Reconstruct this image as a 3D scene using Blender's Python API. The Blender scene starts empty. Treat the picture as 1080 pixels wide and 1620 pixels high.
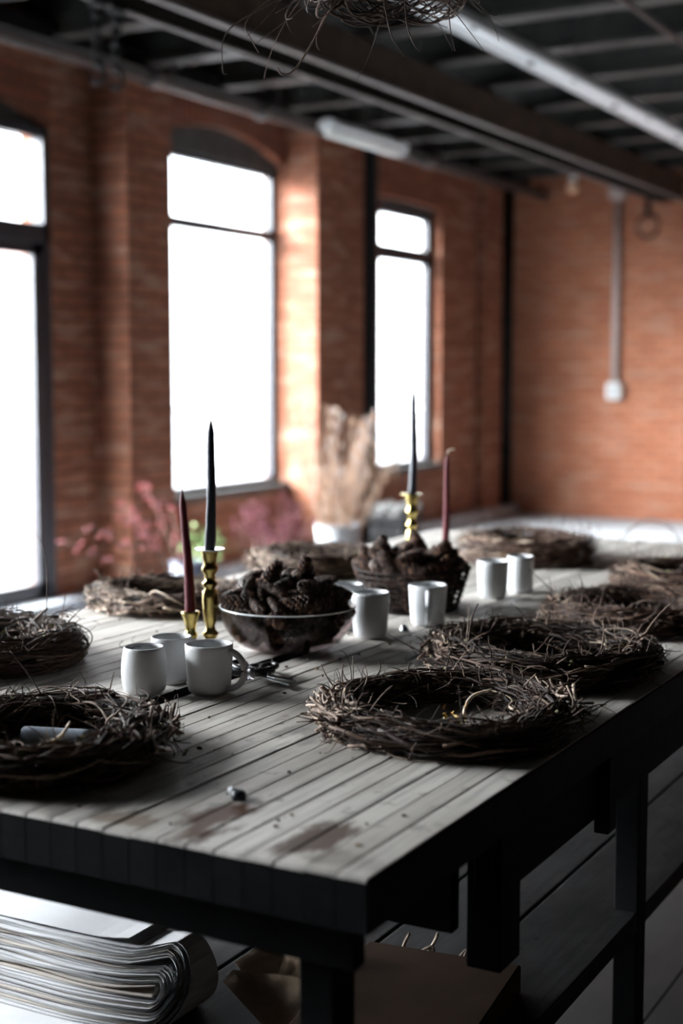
import bpy, bmesh, math, random
import numpy as np
from mathutils import Vector, Matrix

sc = bpy.context.scene
PI = math.pi
# ---------------------------------------------------------------- camera
cd = bpy.data.cameras.new('camera'); cam = bpy.data.objects.new('camera', cd); sc.collection.objects.link(cam)
cam.location = (0, 0, 1.42)
cam.rotation_euler = (math.radians(90 - 5.635), 0, math.radians(28.94))
cd.sensor_fit = 'VERTICAL'; cd.sensor_height = 36; cd.sensor_width = 24; cd.lens = 50
cd.clip_start = .05; cd.clip_end = 200
cd.dof.use_dof = True; cd.dof.focus_distance = 2.22; cd.dof.aperture_fstop = 2.4
sc.camera = cam
# ---------------------------------------------------------------- exposure
sc.view_settings.view_transform = 'Standard'; sc.view_settings.look = 'None'
sc.view_settings.gamma = 1; sc.view_settings.use_curve_mapping = False
sc.view_settings.exposure = 0.0
# ---------------------------------------------------------------- overcast sky
W = bpy.data.worlds.new('overcast'); sc.world = W; W.use_nodes = True
wn = W.node_tree; wn.nodes.clear()
wo = wn.nodes.new('ShaderNodeOutputWorld'); bg = wn.nodes.new('ShaderNodeBackground')
bg.inputs[0].default_value = (.93, .97, 1.0, 1); SKY = 14.0; SUNNY = 140.0
wn.links.new(bg.outputs[0], wo.inputs[0])
# overcast dome: three times brighter overhead than at the horizon
tcw = wn.nodes.new('ShaderNodeTexCoord'); sxw = wn.nodes.new('ShaderNodeSeparateXYZ'); wn.links.new(tcw.outputs['Generated'], sxw.inputs[0])
mrw = wn.nodes.new('ShaderNodeMapRange'); wn.links.new(sxw.outputs[2], mrw.inputs[0])
mrw.inputs[1].default_value = 0; mrw.inputs[2].default_value = .7; mrw.inputs[3].default_value = SKY; mrw.inputs[4].default_value = SKY * 3.4
# thin cloud before the sun: a broad brighter sector of the sky, low in the south-west
dtw = wn.nodes.new('ShaderNodeVectorMath'); dtw.operation = 'DOT_PRODUCT'; wn.links.new(tcw.outputs['Generated'], dtw.inputs[0])
dtw.inputs[1].default_value = Vector((-.76, -.50, .42)).normalized()
mxw = wn.nodes.new('ShaderNodeMath'); mxw.operation = 'MAXIMUM'; wn.links.new(dtw.outputs['Value'], mxw.inputs[0]); mxw.inputs[1].default_value = 0
pww = wn.nodes.new('ShaderNodeMath'); pww.operation = 'POWER'; wn.links.new(mxw.outputs[0], pww.inputs[0]); pww.inputs[1].default_value = 7
muw = wn.nodes.new('ShaderNodeMath'); muw.operation = 'MULTIPLY_ADD'; wn.links.new(pww.outputs[0], muw.inputs[0]); muw.inputs[1].default_value = SUNNY
wn.links.new(mrw.outputs[0], muw.inputs[2]); wn.links.new(muw.outputs[0], bg.inputs[1])
# ---------------------------------------------------------------- openings in the left wall, and their daylight portals
XW, XG, XP, XD = -5.48, -5.60, -5.22, -5.50      # wall face, glass plane, pier face
ZC = 3.55                             # deck of the ceiling
OPEN = [(.1, 3.45, .10, 3.00, 'd'), (4.55, 6.44, .10, 2.80, 'd'), (7.42, 9.07, .60, 2.88, 'w'), (10.56, 11.76, .60, 2.84, 'w')]
for (y0, y1, z0, z1, k) in OPEN:
    ld = bpy.data.lights.new('daylight_portal', 'AREA'); ld.shape = 'RECTANGLE'
    ld.size = z1 - z0; ld.size_y = y1 - y0; ld.cycles.is_portal = True
    lo = bpy.data.objects.new('daylight_portal', ld); sc.collection.objects.link(lo)
    lo.location = (XG - .12, (y0 + y1) / 2, (z0 + z1) / 2); lo.rotation_euler = (0, -PI / 2, 0)

# ================================================================= materials
def nodes(name):
    m = bpy.data.materials.new(name); m.use_nodes = True
    nt = m.node_tree; nt.nodes.clear()
    o = nt.nodes.new('ShaderNodeOutputMaterial'); p = nt.nodes.new('ShaderNodeBsdfPrincipled')
    nt.links.new(p.outputs[0], o.inputs[0])
    return m, nt, p, o
def N(nt, t, **kw):
    n = nt.nodes.new(t)
    for k, v in kw.items(): setattr(n, k, v)
    return n
def L(nt, a, b): nt.links.new(a, b)
def ramp(nt, fac, stops):
    r = N(nt, 'ShaderNodeValToRGB'); L(nt, fac, r.inputs[0])
    e = r.color_ramp.elements
    while len(e) > 1: e.remove(e[0])
    e[0].position = stops[0][0]; e[0].color = (*stops[0][1], 1)
    for s in stops[1:]:
        x = e.new(s[0]); x.color = (*s[1], 1)
    return r.outputs[0]
def mixc(nt, fac, a, b, blend='MIX'):
    m = N(nt, 'ShaderNodeMix', data_type='RGBA', blend_type=blend)
    if isinstance(fac, float): m.inputs[0].default_value = fac
    else: L(nt, fac, m.inputs[0])
    for i, v in ((6, a), (7, b)):
        if isinstance(v, tuple): m.inputs[i].default_value = (*v, 1)
        else: L(nt, v, m.inputs[i])
    return m.outputs[2]
def math_(nt, op, a, b=None):
    m = N(nt, 'ShaderNodeMath', operation=op)
    for i, v in ((0, a), (1, b)):
        if v is None: continue
        if isinstance(v, (int, float)): m.inputs[i].default_value = v
        else: L(nt, v, m.inputs[i])
    return m.outputs[0]
def noise(nt, vec, scale, detail=4, rough=.55):
    n = N(nt, 'ShaderNodeTexNoise'); n.inputs['Scale'].default_value = scale
    n.inputs['Detail'].default_value = detail; n.inputs['Roughness'].default_value = rough
    if vec is not None: L(nt, vec, n.inputs['Vector'])
    return n.outputs[0]
def mapping(nt, vec, scale):
    m = N(nt, 'ShaderNodeMapping'); m.inputs['Scale'].default_value = scale; L(nt, vec, m.inputs[0]); return m.outputs[0]
def bump(nt, h, p, strength, dist=.01):
    b = N(nt, 'ShaderNodeBump'); b.inputs['Strength'].default_value = strength; b.inputs['Distance'].default_value = dist
    L(nt, h, b.inputs['Height']); L(nt, b.outputs[0], p.inputs['Normal'])

def simple(name, col, rough=.6, metal=0., var=.0, scale=30., bmp=0., spec=.5):
    m, nt, p, o = nodes(name)
    p.inputs['Roughness'].default_value = rough; p.inputs['Metallic'].default_value = metal
    p.inputs['Specular IOR Level'].default_value = spec
    tc = N(nt, 'ShaderNodeTexCoord')
    n = noise(nt, tc.outputs['Object'], scale)
    c = ramp(nt, n, [(.3, tuple(max(0, x * (1 - var)) for x in col)), (.7, tuple(min(1, x * (1 + var)) for x in col))])
    L(nt, c, p.inputs['Base Color'])
    if bmp: bump(nt, n, p, bmp, .004)
    return m

def brick_mat(name, c1, c2, mortar, lime):
    m, nt, p, o = nodes(name)
    g = N(nt, 'ShaderNodeNewGeometry'); sp = N(nt, 'ShaderNodeSeparateXYZ'); L(nt, g.outputs['Position'], sp.inputs[0])
    sn = N(nt, 'ShaderNodeSeparateXYZ'); L(nt, g.outputs['True Normal'], sn.inputs[0])
    isx = math_(nt, 'GREATER_THAN', math_(nt, 'ABSOLUTE', sn.outputs[0]), .5)
    mx = N(nt, 'ShaderNodeMix', data_type='FLOAT'); L(nt, isx, mx.inputs[0]); L(nt, sp.outputs[0], mx.inputs[2]); L(nt, sp.outputs[1], mx.inputs[3])
    cb = N(nt, 'ShaderNodeCombineXYZ'); L(nt, mx.outputs[0], cb.inputs[0]); L(nt, sp.outputs[2], cb.inputs[1])
    b = N(nt, 'ShaderNodeTexBrick'); L(nt, cb.outputs[0], b.inputs['Vector'])
    b.inputs['Scale'].default_value = 1; b.inputs['Brick Width'].default_value = .215; b.inputs['Row Height'].default_value = .075
    b.inputs['Mortar Size'].default_value = .009; b.inputs['Mortar Smooth'].default_value = .3; b.inputs['Bias'].default_value = -.1
    b.inputs['Color1'].default_value = (*c1, 1); b.inputs['Color2'].default_value = (*c2, 1); b.inputs['Mortar'].default_value = (*mortar, 1)
    big = noise(nt, cb.outputs[0], 1.3, 5, .6)
    st = noise(nt, mapping(nt, cb.outputs[0], (1.2, 5, 1)), 2.2, 6, .65)
    c = mixc(nt, ramp(nt, big, [(.35, (0, 0, 0)), (.7, (.45,) * 3)]), b.outputs[0], tuple(x * .45 for x in c1))
    c = mixc(nt, ramp(nt, st, [(.50, (0, 0, 0)), (.75, (lime,) * 3)]), c, (.52, .36, .27))
    L(nt, c, p.inputs['Base Color']); p.inputs['Roughness'].default_value = .8; p.inputs['Specular IOR Level'].default_value = .25
    h = math_(nt, 'ADD', math_(nt, 'MULTIPLY', b.outputs['Fac'], -1.), math_(nt, 'MULTIPLY', noise(nt, g.outputs['Position'], 40), .35))
    bump(nt, h, p, .6, .008)
    return m

def strip_wood(name, base, dark, width, axis=0, stain=.5, rough=.45, seed=0., bmp=.25):
    """boards running along one axis: every board its own tone, with grain, wear and stains"""
    m, nt, p, o = nodes(name)
    g = N(nt, 'ShaderNodeNewGeometry'); sp = N(nt, 'ShaderNodeSeparateXYZ'); L(nt, g.outputs['Position'], sp.inputs[0])
    idx = math_(nt, 'FLOOR', math_(nt, 'DIVIDE', math_(nt, 'ADD', sp.outputs[axis], seed), width))
    wn_ = N(nt, 'ShaderNodeTexWhiteNoise', noise_dimensions='1D'); L(nt, idx, wn_.inputs['W'])
    sc_ = (60, 2.5, 60) if axis == 0 else (2.5, 60, 60)
    off = N(nt, 'ShaderNodeVectorMath', operation='ADD'); L(nt, g.outputs['Position'], off.inputs[0]); L(nt, wn_.outputs['Color'], off.inputs[1])
    gr = noise(nt, mapping(nt, off.outputs[0], sc_), 1.4, 6, .6)
    big = noise(nt, mapping(nt, g.outputs['Position'], (3.2, 1.5, 3) if axis == 0 else (1.5, 3.2, 3)), 1.2, 7, .62)
    spot = noise(nt, mapping(nt, g.outputs['Position'], (1, .7, 1)), 34, 3, .5)
    c = ramp(nt, gr, [(.25, tuple(x * .45 for x in base)), (.5, base), (.85, tuple(min(1, x * 1.2) for x in base))])
    tone = ramp(nt, wn_.outputs['Value'], [(0, (.72, .70, .67)), (.5, (.95, .94, .92)), (1, (1.12, 1.1, 1.07))])
    c = mixc(nt, 1., c, tone, 'MULTIPLY')
    c = mixc(nt, ramp(nt, big, [(.44, (0, 0, 0)), (.64, (stain,) * 3)]), c, dark)
    c = mixc(nt, ramp(nt, spot, [(.63, (0, 0, 0)), (.70, (.8 * stain,) * 3)]), c, tuple(x * .5 for x in dark))
    L(nt, c, p.inputs['Base Color'])
    rr = ramp(nt, big, [(.3, (rough,) * 3), (.7, (min(1, rough + .25),) * 3)]); L(nt, rr, p.inputs['Roughness'])
    bump(nt, gr, p, bmp, .003)
    return m, nt, p

def island_mat(name, stops, rough=.7, bmp=.0, spec=.3):
    """one tone per twig, scale or petal"""
    m, nt, p, o = nodes(name)
    g = N(nt, 'ShaderNodeNewGeometry')
    c = ramp(nt, g.outputs['Random Per Island'], stops)
    n = noise(nt, g.outputs['Position'], 120, 3)
    c = mixc(nt, 1., c, ramp(nt, n, [(.3, (.6,) * 3), (.7, (1.15,) * 3)]), 'MULTIPLY')
    L(nt, c, p.inputs['Base Color']); p.inputs['Roughness'].default_value = rough; p.inputs['Specular IOR Level'].default_value = spec
    if bmp: bump(nt, n, p, bmp, .002)
    return m

def thin_glass(name, tint=(1, 1, 1), refl=.08):
    m, nt, p, o = nodes(name); nt.nodes.remove(p)
    t = N(nt, 'ShaderNodeBsdfTransparent'); t.inputs[0].default_value = (*tint, 1)
    gl = N(nt, 'ShaderNodeBsdfGlossy'); gl.inputs['Roughness'].default_value = .03
    lw = N(nt, 'ShaderNodeLayerWeight'); lw.inputs[0].default_value = .35
    f = math_(nt, 'MULTIPLY', lw.outputs['Fresnel'], refl * 8)
    f = math_(nt, 'MINIMUM', f, .9)
    mx = N(nt, 'ShaderNodeMixShader'); L(nt, f, mx.inputs[0]); L(nt, t.outputs[0], mx.inputs[1]); L(nt, gl.outputs[0], mx.inputs[2])
    L(nt, mx.outputs[0], o.inputs[0]); return m

M = {}
def floor_mat():
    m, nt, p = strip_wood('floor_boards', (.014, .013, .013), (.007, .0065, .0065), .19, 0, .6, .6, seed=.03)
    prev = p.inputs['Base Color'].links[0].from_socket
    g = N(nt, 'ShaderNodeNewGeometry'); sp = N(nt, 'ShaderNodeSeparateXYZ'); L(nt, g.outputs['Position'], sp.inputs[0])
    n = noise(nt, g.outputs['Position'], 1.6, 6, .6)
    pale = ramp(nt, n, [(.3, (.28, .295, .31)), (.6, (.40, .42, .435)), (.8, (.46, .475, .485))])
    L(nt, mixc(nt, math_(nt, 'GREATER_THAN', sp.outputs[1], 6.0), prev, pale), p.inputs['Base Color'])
    return m
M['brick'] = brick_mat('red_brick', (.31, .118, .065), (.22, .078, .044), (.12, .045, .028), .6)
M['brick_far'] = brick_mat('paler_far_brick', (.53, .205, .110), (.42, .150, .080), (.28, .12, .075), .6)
M['brick_arch'] = brick_mat('arch_brick', (.26, .085, .045), (.20, .07, .04), (.14, .07, .05), .2)
M['plaster_dark'] = simple('dark_plaster', (.05, .045, .04), .9, var=.3, scale=3)
M['deck'] = simple('ceiling_deck', (.014, .015, .014), .85, var=.5, scale=4)
M['joist'] = simple('grey_joist', (.032, .034, .031), .75, var=.5, scale=6, bmp=.3)
M['timber'] = simple('brown_timber', (.045, .026, .015), .8, var=.5, scale=7, bmp=.4)
M['steel'] = simple('worn_steel', (.105, .092, .088), .45, metal=.3, var=.3, scale=12, bmp=.15)
M['beam_shade'] = simple('beam_shade_black', (.004, .0035, .003), .95, spec=.0)  # black that paints the shade under the timber beam
M['rail'] = simple('pale_rail', (.17, .148, .14), .6, metal=.0, var=.25, scale=12)
M['joist_edge'] = simple('joist_edge', (.055, .050, .046), .6, var=.3, scale=9)
M['pipe'] = simple('dull_pipe', (.045, .038, .036), .55, metal=.2, var=.3, scale=10)
M['black_iron'] = simple('black_iron', (.008, .0075, .008), .6, var=.3, scale=20, spec=.2)
M['enamel'] = simple('grey_enamel', (.70, .73, .74), .35, var=.08, scale=10)
M['tube'] = simple('white_tube', (.9, .9, .86), .25)
M['frame'] = simple('black_frame', (.028, .028, .034), .35, var=.2, scale=10)
M['infill'] = simple('grey_infill', (.055, .053, .050), .8, var=.3, scale=8)
M['concrete'] = simple('concrete_kerb', (.42, .44, .46), .7, var=.25, scale=9, bmp=.2)
M['conduit'] = simple('painted_conduit', (.50, .40, .37), .5, var=.1)
M['box'] = simple('white_box', (.80, .80, .78), .4)
M['glass'] = thin_glass('window_glass', (.98, .99, 1.0), .06)
M['lens'] = thin_glass('clear_glass', (.96, .97, .97), .1)
M['bowl'] = thin_glass('smoked_glass', (.72, .68, .68), .03)
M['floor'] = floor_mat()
M['shelf'] = strip_wood('shelf_boards', (.030, .030, .031), (.009, .008, .008), .18, 0, .8, .5, seed=.002)[0]
M['shelf'].node_tree.nodes['Principled BSDF'].inputs['Specular IOR Level'].default_value = .08
M['table_side'] = simple('shaded_side_wood', (.009, .0095, .011), .75, var=.35, scale=24, bmp=.3, spec=.12)  # plank ends and sides: their shade is put into the colour
M['table_under'] = simple('black_wood', (.006, .006, .007), .75, var=.35, scale=24, bmp=.3, spec=.1)  # near-black colour for the legs, aprons and brackets
M['outside'] = simple('pale_pavement', (.15, .155, .16), .9, var=.05, scale=.3)
M['far_wall'] = simple('pale_render', (.80, .73, .71), .9, var=.06, scale=.4)
M['far_brick'] = simple('pale_red_brick', (.62, .40, .36), .9, var=.06, scale=.4)
M['clay'] = simple('matte_white_clay', (.50, .50, .505), .55, var=.10, scale=16, bmp=.08)
M['clay_b'] = simple('glazed_white_clay', (.56, .57, .58), .35, var=.05, scale=16)
M['brass'] = simple('aged_brass', (.46, .36, .13), .27, metal=1., var=.25, scale=60)
M['wax_red'] = simple('burgundy_wax', (.075, .005, .010), .55, spec=.2, var=.15, scale=80, bmp=.15)
M['wax_navy'] = simple('navy_wax', (.012, .016, .026), .38, var=.15, scale=80, bmp=.15)
M['wick'] = simple('wick', (.5, .4, .3), .8)
M['chrome'] = simple('polished_steel', (.75, .76, .78), .18, metal=1.)
M['black_grip'] = simple('black_grip', (.012, .012, .014), .35)
M['paper'] = simple('newsprint', (.56, .56, .57), .85, var=.05, scale=14, bmp=.12)
M['paper_warm'] = simple('warm_newsprint', (.50, .45, .40), .85, var=.12, scale=30, bmp=.2)
M['kraft'] = simple('kraft_paper', (.62, .46, .31), .8, var=.18, scale=24, bmp=.35)
M['card'] = simple('cardboard', (.040, .024, .016), .9, var=.15, scale=12, bmp=.2, spec=.04)  # darkened: the shade over the lid is put into its colour
M['zinc'] = simple('galvanised_zinc', (.40, .42, .44), .6, metal=.2, var=.15, scale=20)
M['slate'] = simple('slate_blue_pot', (.13, .14, .19), .5)
M['lilac'] = simple('lilac_grey_pot', (.42, .42, .48), .5)
M['peach'] = simple('peach_gourd', (.66, .40, .25), .5, var=.15, scale=10)
M['crate'] = simple('orange_crate', (.45, .13, .05), .7, var=.2)
M['clothb'] = simple('blue_grey_cloth', (.30, .34, .40), .8, var=.2, scale=30, bmp=.3)
VINE = [(0, (.014, .008, .005)), (.5, (.034, .018, .012)), (.8, (.075, .040, .026)), (.95, (.17, .105, .07)), (1, (.36, .26, .18))]
PALE = [(0, (.12, .08, .055)), (.5, (.22, .155, .115)), (1, (.48, .38, .28))]
M['vine'] = island_mat('dark_vine', VINE, .65, .4)
M['vine_pale'] = island_mat('pale_vine', PALE, .6, .3)
M['root'] = simple('pale_root', (.62, .50, .36), .6)
M['stub'] = island_mat('broken_stem', [(0, (.10, .06, .042)), (.5, (.22, .145, .105)), (1, (.50, .39, .30))], .65, .4)
M['vine_red'] = island_mat('reddish_vine', [(0, (.020, .009, .006)), (.5, (.055, .026, .016)), (.85, (.13, .066, .042)), (1, (.34, .20, .14))], .65, .3)
M['twig'] = island_mat('thin_twig', [(0, (.035, .022, .017)), (.7, (.10, .06, .045)), (1, (.34, .24, .18))], .7)
M['leaf'] = island_mat('dry_leaf', [(0, (.035, .035, .015)), (.5, (.10, .10, .035)), (.8, (.22, .20, .09)), (1, (.42, .38, .22))], .7)
M['yellow'] = island_mat('yellow_petal', [(0, (.55, .22, .02)), (.5, (.75, .45, .08)), (1, (.70, .62, .35))], .6)
M['moss'] = island_mat('green_moss', [(0, (.05, .09, .02)), (1, (.22, .28, .08))], .8)
M['cone'] = island_mat('pine_scale', [(0, (.028, .012, .007)), (.6, (.075, .034, .020)), (.9, (.17, .085, .05)), (1, (.32, .19, .12))], .6)
M['cone_b'] = island_mat('closed_scale', [(0, (.040, .023, .017)), (.6, (.090, .055, .042)), (1, (.20, .135, .105))], .55)
M['core'] = simple('cone_core', (.02, .012, .01), .8)
M['wire'] = simple('dark_wire', (.018, .012, .011), .7, spec=.2)
M['grass'] = island_mat('dried_grass', [(0, (.26, .14, .085)), (.6, (.42, .27, .18)), (1, (.58, .42, .31))], .8)
M['plume'] = island_mat('grey_plume', [(0, (.25, .20, .19)), (1, (.48, .41, .38))], .9)
M['pink'] = island_mat('dusty_pink', [(0, (.16, .03, .05)), (.6, (.27, .075, .10)), (1, (.40, .18, .20))], .8)
M['berry'] = island_mat('red_berry', [(0, (.15, .012, .018)), (1, (.34, .05, .055))], .4)
M['green'] = island_mat('soft_green', [(0, (.14, .22, .08)), (1, (.34, .42, .18))], .7)
M['debris'] = island_mat('debris', [(0, (.03, .02, .015)), (.7, (.10, .06, .04)), (1, (.3, .2, .1))], .8)

# table top: worn pale strips with brown stains of their own shape
def table_top_mat():
    m, nt, p = strip_wood('worn_pale_strips', (.64, .61, .57), (.20, .165, .135), .0384, 0, .55, .36, seed=2.0085, bmp=.3)
    g = N(nt, 'ShaderNodeNewGeometry')
    prev = p.inputs['Base Color'].links[0].from_socket
    n = noise(nt, mapping(nt, g.outputs['Position'], (14, 5, 1)), 1.6, 5, .65)
    for (x, y, rx, ry, col, amt) in [(-.925, 1.36, .05, .10, (.075, .032, .014), 1.), (-.79, 1.345, .04, .075, (.085, .05, .032), 1.),
                                     (-1.0, 1.30, .06, .03, (.16, .09, .05), .7), (-.72, 1.30, .05, .03, (.15, .12, .1), .5), (-1.15, 1.33, .14, .05, (.13, .11, .09), .6),
                                     (-1.02, 1.86, .05, .2, (.16, .15, .14), .7)]:
        v = N(nt, 'ShaderNodeVectorMath', operation='SUBTRACT'); L(nt, g.outputs['Position'], v.inputs[0]); v.inputs[1].default_value = (x, y, .897)
        s = N(nt, 'ShaderNodeVectorMath', operation='DIVIDE'); L(nt, v.outputs[0], s.inputs[0]); s.inputs[1].default_value = (rx, ry, 1)
        ln = N(nt, 'ShaderNodeVectorMath', operation='LENGTH'); L(nt, s.outputs[0], ln.inputs[0])
        d = math_(nt, 'ADD', ln.outputs['Value'], math_(nt, 'MULTIPLY', math_(nt, 'SUBTRACT', n, .5), 3.0))
        f = ramp(nt, d, [(.6, (amt,) * 3), (1.0, (0, 0, 0))])
        prev = mixc(nt, f, prev, col)
    L(nt, prev, p.inputs['Base Color'])
    return m
M['top'] = table_top_mat()

# ================================================================= mesh building
class MB:
    def __init__(s): s.v = []; s.f = []; s.n = 0
    def add(s, v, f):
        s.v.append(np.asarray(v, float).reshape(-1, 3)); s.f.extend([tuple(int(i) + s.n for i in q) for q in f]); s.n += len(s.v[-1]); return s
    def box(s, x0, x1, y0, y1, z0, z1):
        v = [(x, y, z) for z in (z0, z1) for y in (y0, y1) for x in (x0, x1)]
        return s.add(v, [(0, 2, 3, 1), (4, 5, 7, 6), (0, 1, 5, 4), (2, 6, 7, 3), (0, 4, 6, 2), (1, 3, 7, 5)])
    def tube(s, pts, rad, k=6, cap=True, closed=False):
        P = np.asarray(pts, float); n = len(P)
        R = np.full(n, rad, float) if np.isscalar(rad) else np.asarray(rad, float)
        T = np.gradient(P, axis=0)
        if closed: T = np.roll(P, -1, 0) - np.roll(P, 1, 0)
        T /= (np.linalg.norm(T, axis=1, keepdims=True) + 1e-9)
        up = np.array([0, 0, 1.]) if abs(T[:, 2]).mean() < .8 else np.array([1., 0, 0])
        A = np.cross(T, up); A /= (np.linalg.norm(A, axis=1, keepdims=True) + 1e-9); B = np.cross(T, A)
        a = np.arange(k) * 2 * PI / k
        V = P[:, None] + R[:, None, None] * (np.cos(a)[None, :, None] * A[:, None] + np.sin(a)[None, :, None] * B[:, None])
        F = []
        for i in range(n if closed else n - 1):
            j = (i + 1) % n
            for q in range(k):
                r = (q + 1) % k; F.append((i * k + q, i * k + r, j * k + r, j * k + q))
        if cap and not closed: F += [tuple(range(k))[::-1], tuple((n - 1) * k + q for q in range(k))]
        return s.add(V.reshape(-1, 3), F)
    def lathe(s, prof, k=48, c=(0, 0, 0), capb=True, capt=False):
        n = len(prof); a = np.arange(k) * 2 * PI / k
        V = np.array([[(c[0] + r * math.cos(t), c[1] + r * math.sin(t), c[2] + z) for t in a] for r, z in prof]).reshape(-1, 3)
        F = [(i * k + q, i * k + (q + 1) % k, (i + 1) * k + (q + 1) % k, (i + 1) * k + q) for i in range(n - 1) for q in range(k)]
        if capb: F.append(tuple(range(k))[::-1])
        if capt: F.append(tuple((n - 1) * k + q for q in range(k)))
        return s.add(V, F)
    def blob(s, c, r, k=8, seed=None):
        m = 5; pr = [(math.sin(PI * i / m), -math.cos(PI * i / m)) for i in range(m + 1)]
        a = np.arange(k) * 2 * PI / k; r = np.array(r if hasattr(r, '__len__') else (r, r, r))
        V = np.array([[(q * math.cos(t), q * math.sin(t), z) for t in a] for q, z in pr]).reshape(-1, 3) * r + np.array(c)
        return s.add(V, [(i * k + q, i * k + (q + 1) % k, (i + 1) * k + (q + 1) % k, (i + 1) * k + q) for i in range(m) for q in range(k)])
    def build(s, name, mat, parent=None, smooth=False, loc=(0, 0, 0), bevel=0, **props):
        me = bpy.data.meshes.new(name); V = np.concatenate(s.v)
        me.from_pydata(V.tolist(), [], s.f); me.update()
        if len(s.f) < 60000:
            bm = bmesh.new(); bm.from_mesh(me); bmesh.ops.recalc_face_normals(bm, faces=bm.faces); bm.to_mesh(me); bm.free()
        me.materials.append(M[mat] if isinstance(mat, str) else mat)
        if smooth: me.polygons.foreach_set('use_smooth', [True] * len(me.polygons))
        o = bpy.data.objects.new(name, me); sc.collection.objects.link(o); o.location = loc
        if parent: o.parent = parent
        if bevel:
            b = o.modifiers.new('bevel', 'BEVEL'); b.width = bevel; b.segments = 2; b.limit_method = 'ANGLE'
        for k_, v_ in props.items(): o[k_] = v_
        return o
def tag(o, label, cat, group=None):
    o['label'] = label; o['category'] = cat
    if group: o['group'] = group
    return o
def empty(name, loc, label, cat, group=None, rz=0):
    o = bpy.data.objects.new(name, None); sc.collection.objects.link(o); o.location = loc; o.rotation_euler = (0, 0, rz)
    o.empty_display_size = .05
    return tag(o, label, cat, group)
def copy_tree(o, parent=None):
    c = o.copy(); sc.collection.objects.link(c)
    if parent: c.parent = parent
    for ch in list(o.children): copy_tree(ch, c)
    return c
def struct(name, mb, mat, parent=None, **kw):
    return mb.build(name, mat, parent, kind='structure', **kw) if parent is None else mb.build(name, mat, parent, **kw)

# ================================================================= setting
Y0, Y1, XR = -4.0, 13.3, 6.5
# left wall: brick with the openings cut out by building around them, arched heads above the windows
RISE = lambda w: .17 if w > 1.4 else .015      # the narrow window has a nearly flat head
b = MB(); ys = Y0; xo = -5.68
for (a0, a1, z0, z1, k) in OPEN:
    b.box(xo, XW, ys, a0, 0, ZC)
    if z0 > .15: b.box(xo, XW, a0, a1, 0, z0)
    # arched head
    top = z1 + .02; rise = RISE(a1 - a0); n = 16; w = a1 - a0
    for i in range(n):
        u0, u1 = i / n, (i + 1) / n
        h0 = top + rise * (1 - (2 * u0 - 1) ** 2); h1 = top + rise * (1 - (2 * u1 - 1) ** 2)
        ya, yb = a0 + w * u0, a0 + w * u1
        v = [(xo, ya, h0), (xo, yb, h1), (xo, yb, ZC), (xo, ya, ZC), (XW, ya, h0), (XW, yb, h1), (XW, yb, ZC), (XW, ya, ZC)]
        b.add(v, [(4, 5, 6, 7), (0, 3, 2, 1), (0, 1, 5, 4)])
    ys = a1
b.box(xo, XW, ys, Y1 + .2, 0, ZC)
struct('wall_left', b, 'brick')
# arch courses and infill
for i, (a0, a1, z0, z1, k) in enumerate(OPEN):
    w = a1 - a0; n = 26; b = MB()
    for j in range(n):
        u0, u1 = (j + .06) / n, (j + .94) / n
        q = lambda u, e: (a0 + w * u + (u - .5) * e * .5, z1 + .02 + RISE(w) * (1 - (2 * u - 1) ** 2) + e)
        p0, p1, p2, p3 = q(u0, 0), q(u1, 0), q(u1, .19), q(u0, .19)
        v = [(x, y, z) for x in (XW - .01, XW + .006) for (y, z) in (p0, p1, p2, p3)]
        b.add(v, [(4, 5, 6, 7), (0, 1, 5, 4), (1, 2, 6, 5), (2, 3, 7, 6), (3, 0, 4, 7)])
    struct('trim_%d' % (i + 1), b, 'brick_arch')
    b = MB(); n = 14
    for j in range(n):
        u0, u1 = j / n, (j + 1) / n
        h0 = z1 + .03 + RISE(w) * (1 - (2 * u0 - 1) ** 2); h1 = z1 + .03 + RISE(w) * (1 - (2 * u1 - 1) ** 2)
        ya, yb = a0 + w * u0, a0 + w * u1
        v = [(x, y, z) for x in (XG - .05, XG + .06) for (y, z) in ((ya, z1 - .01), (yb, z1 - .01), (yb, h1), (ya, h0))]
        b.add(v, [(4, 5, 6, 7), (0, 3, 2, 1), (0, 1, 5, 4)])
    struct('trim_%d' % (i + 5), b, 'infill')
# piers
for i, (a0, a1) in enumerate([(3.55, 4.0), (6.83, 7.28), (9.07, 9.52)]):
    struct('trim_%d' % (i + 9), MB().box(XW - .01, XP, a0, a1, 0, 3.22), 'brick')
struct('trim_12', MB().box(XW - .01, XW + .09, 12.55, 12.95, 0, 3.22), 'brick')
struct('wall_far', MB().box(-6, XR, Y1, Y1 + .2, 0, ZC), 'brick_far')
struct('wall_right', MB().box(XR, XR + .2, Y0, Y1 + .2, 0, ZC), 'plaster_dark')
struct('wall_back', MB().box(-6, XR + .2, Y0 - .2, Y0, 0, ZC), 'plaster_dark')
b = MB(); x = -6
while x < XR:
    b.box(x + .003, x + .187, Y0, 6.0, -.03, 0); x += .19
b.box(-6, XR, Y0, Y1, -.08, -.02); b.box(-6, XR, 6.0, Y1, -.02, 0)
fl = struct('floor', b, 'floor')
# kerb along the foot of the left wall
b = MB()
for (k0, k1) in [(Y0, 3.55), (4.0, 6.83), (7.28, 9.07), (9.52, 13.29)]: b.box(XW - .02 if False else XW, XW + .16, k0, k1, 0, .10)
for (a0, a1, z0, z1, k) in OPEN[:2]: b.box(xo, XW, a0, a1, 0, .10)
struct('baseboard_left', b, 'concrete', bevel=.01)
struct('ceiling', MB().box(-6.1, XR + .2, Y0 - .2, Y1 + .2, ZC, ZC + .12), 'deck')

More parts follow.
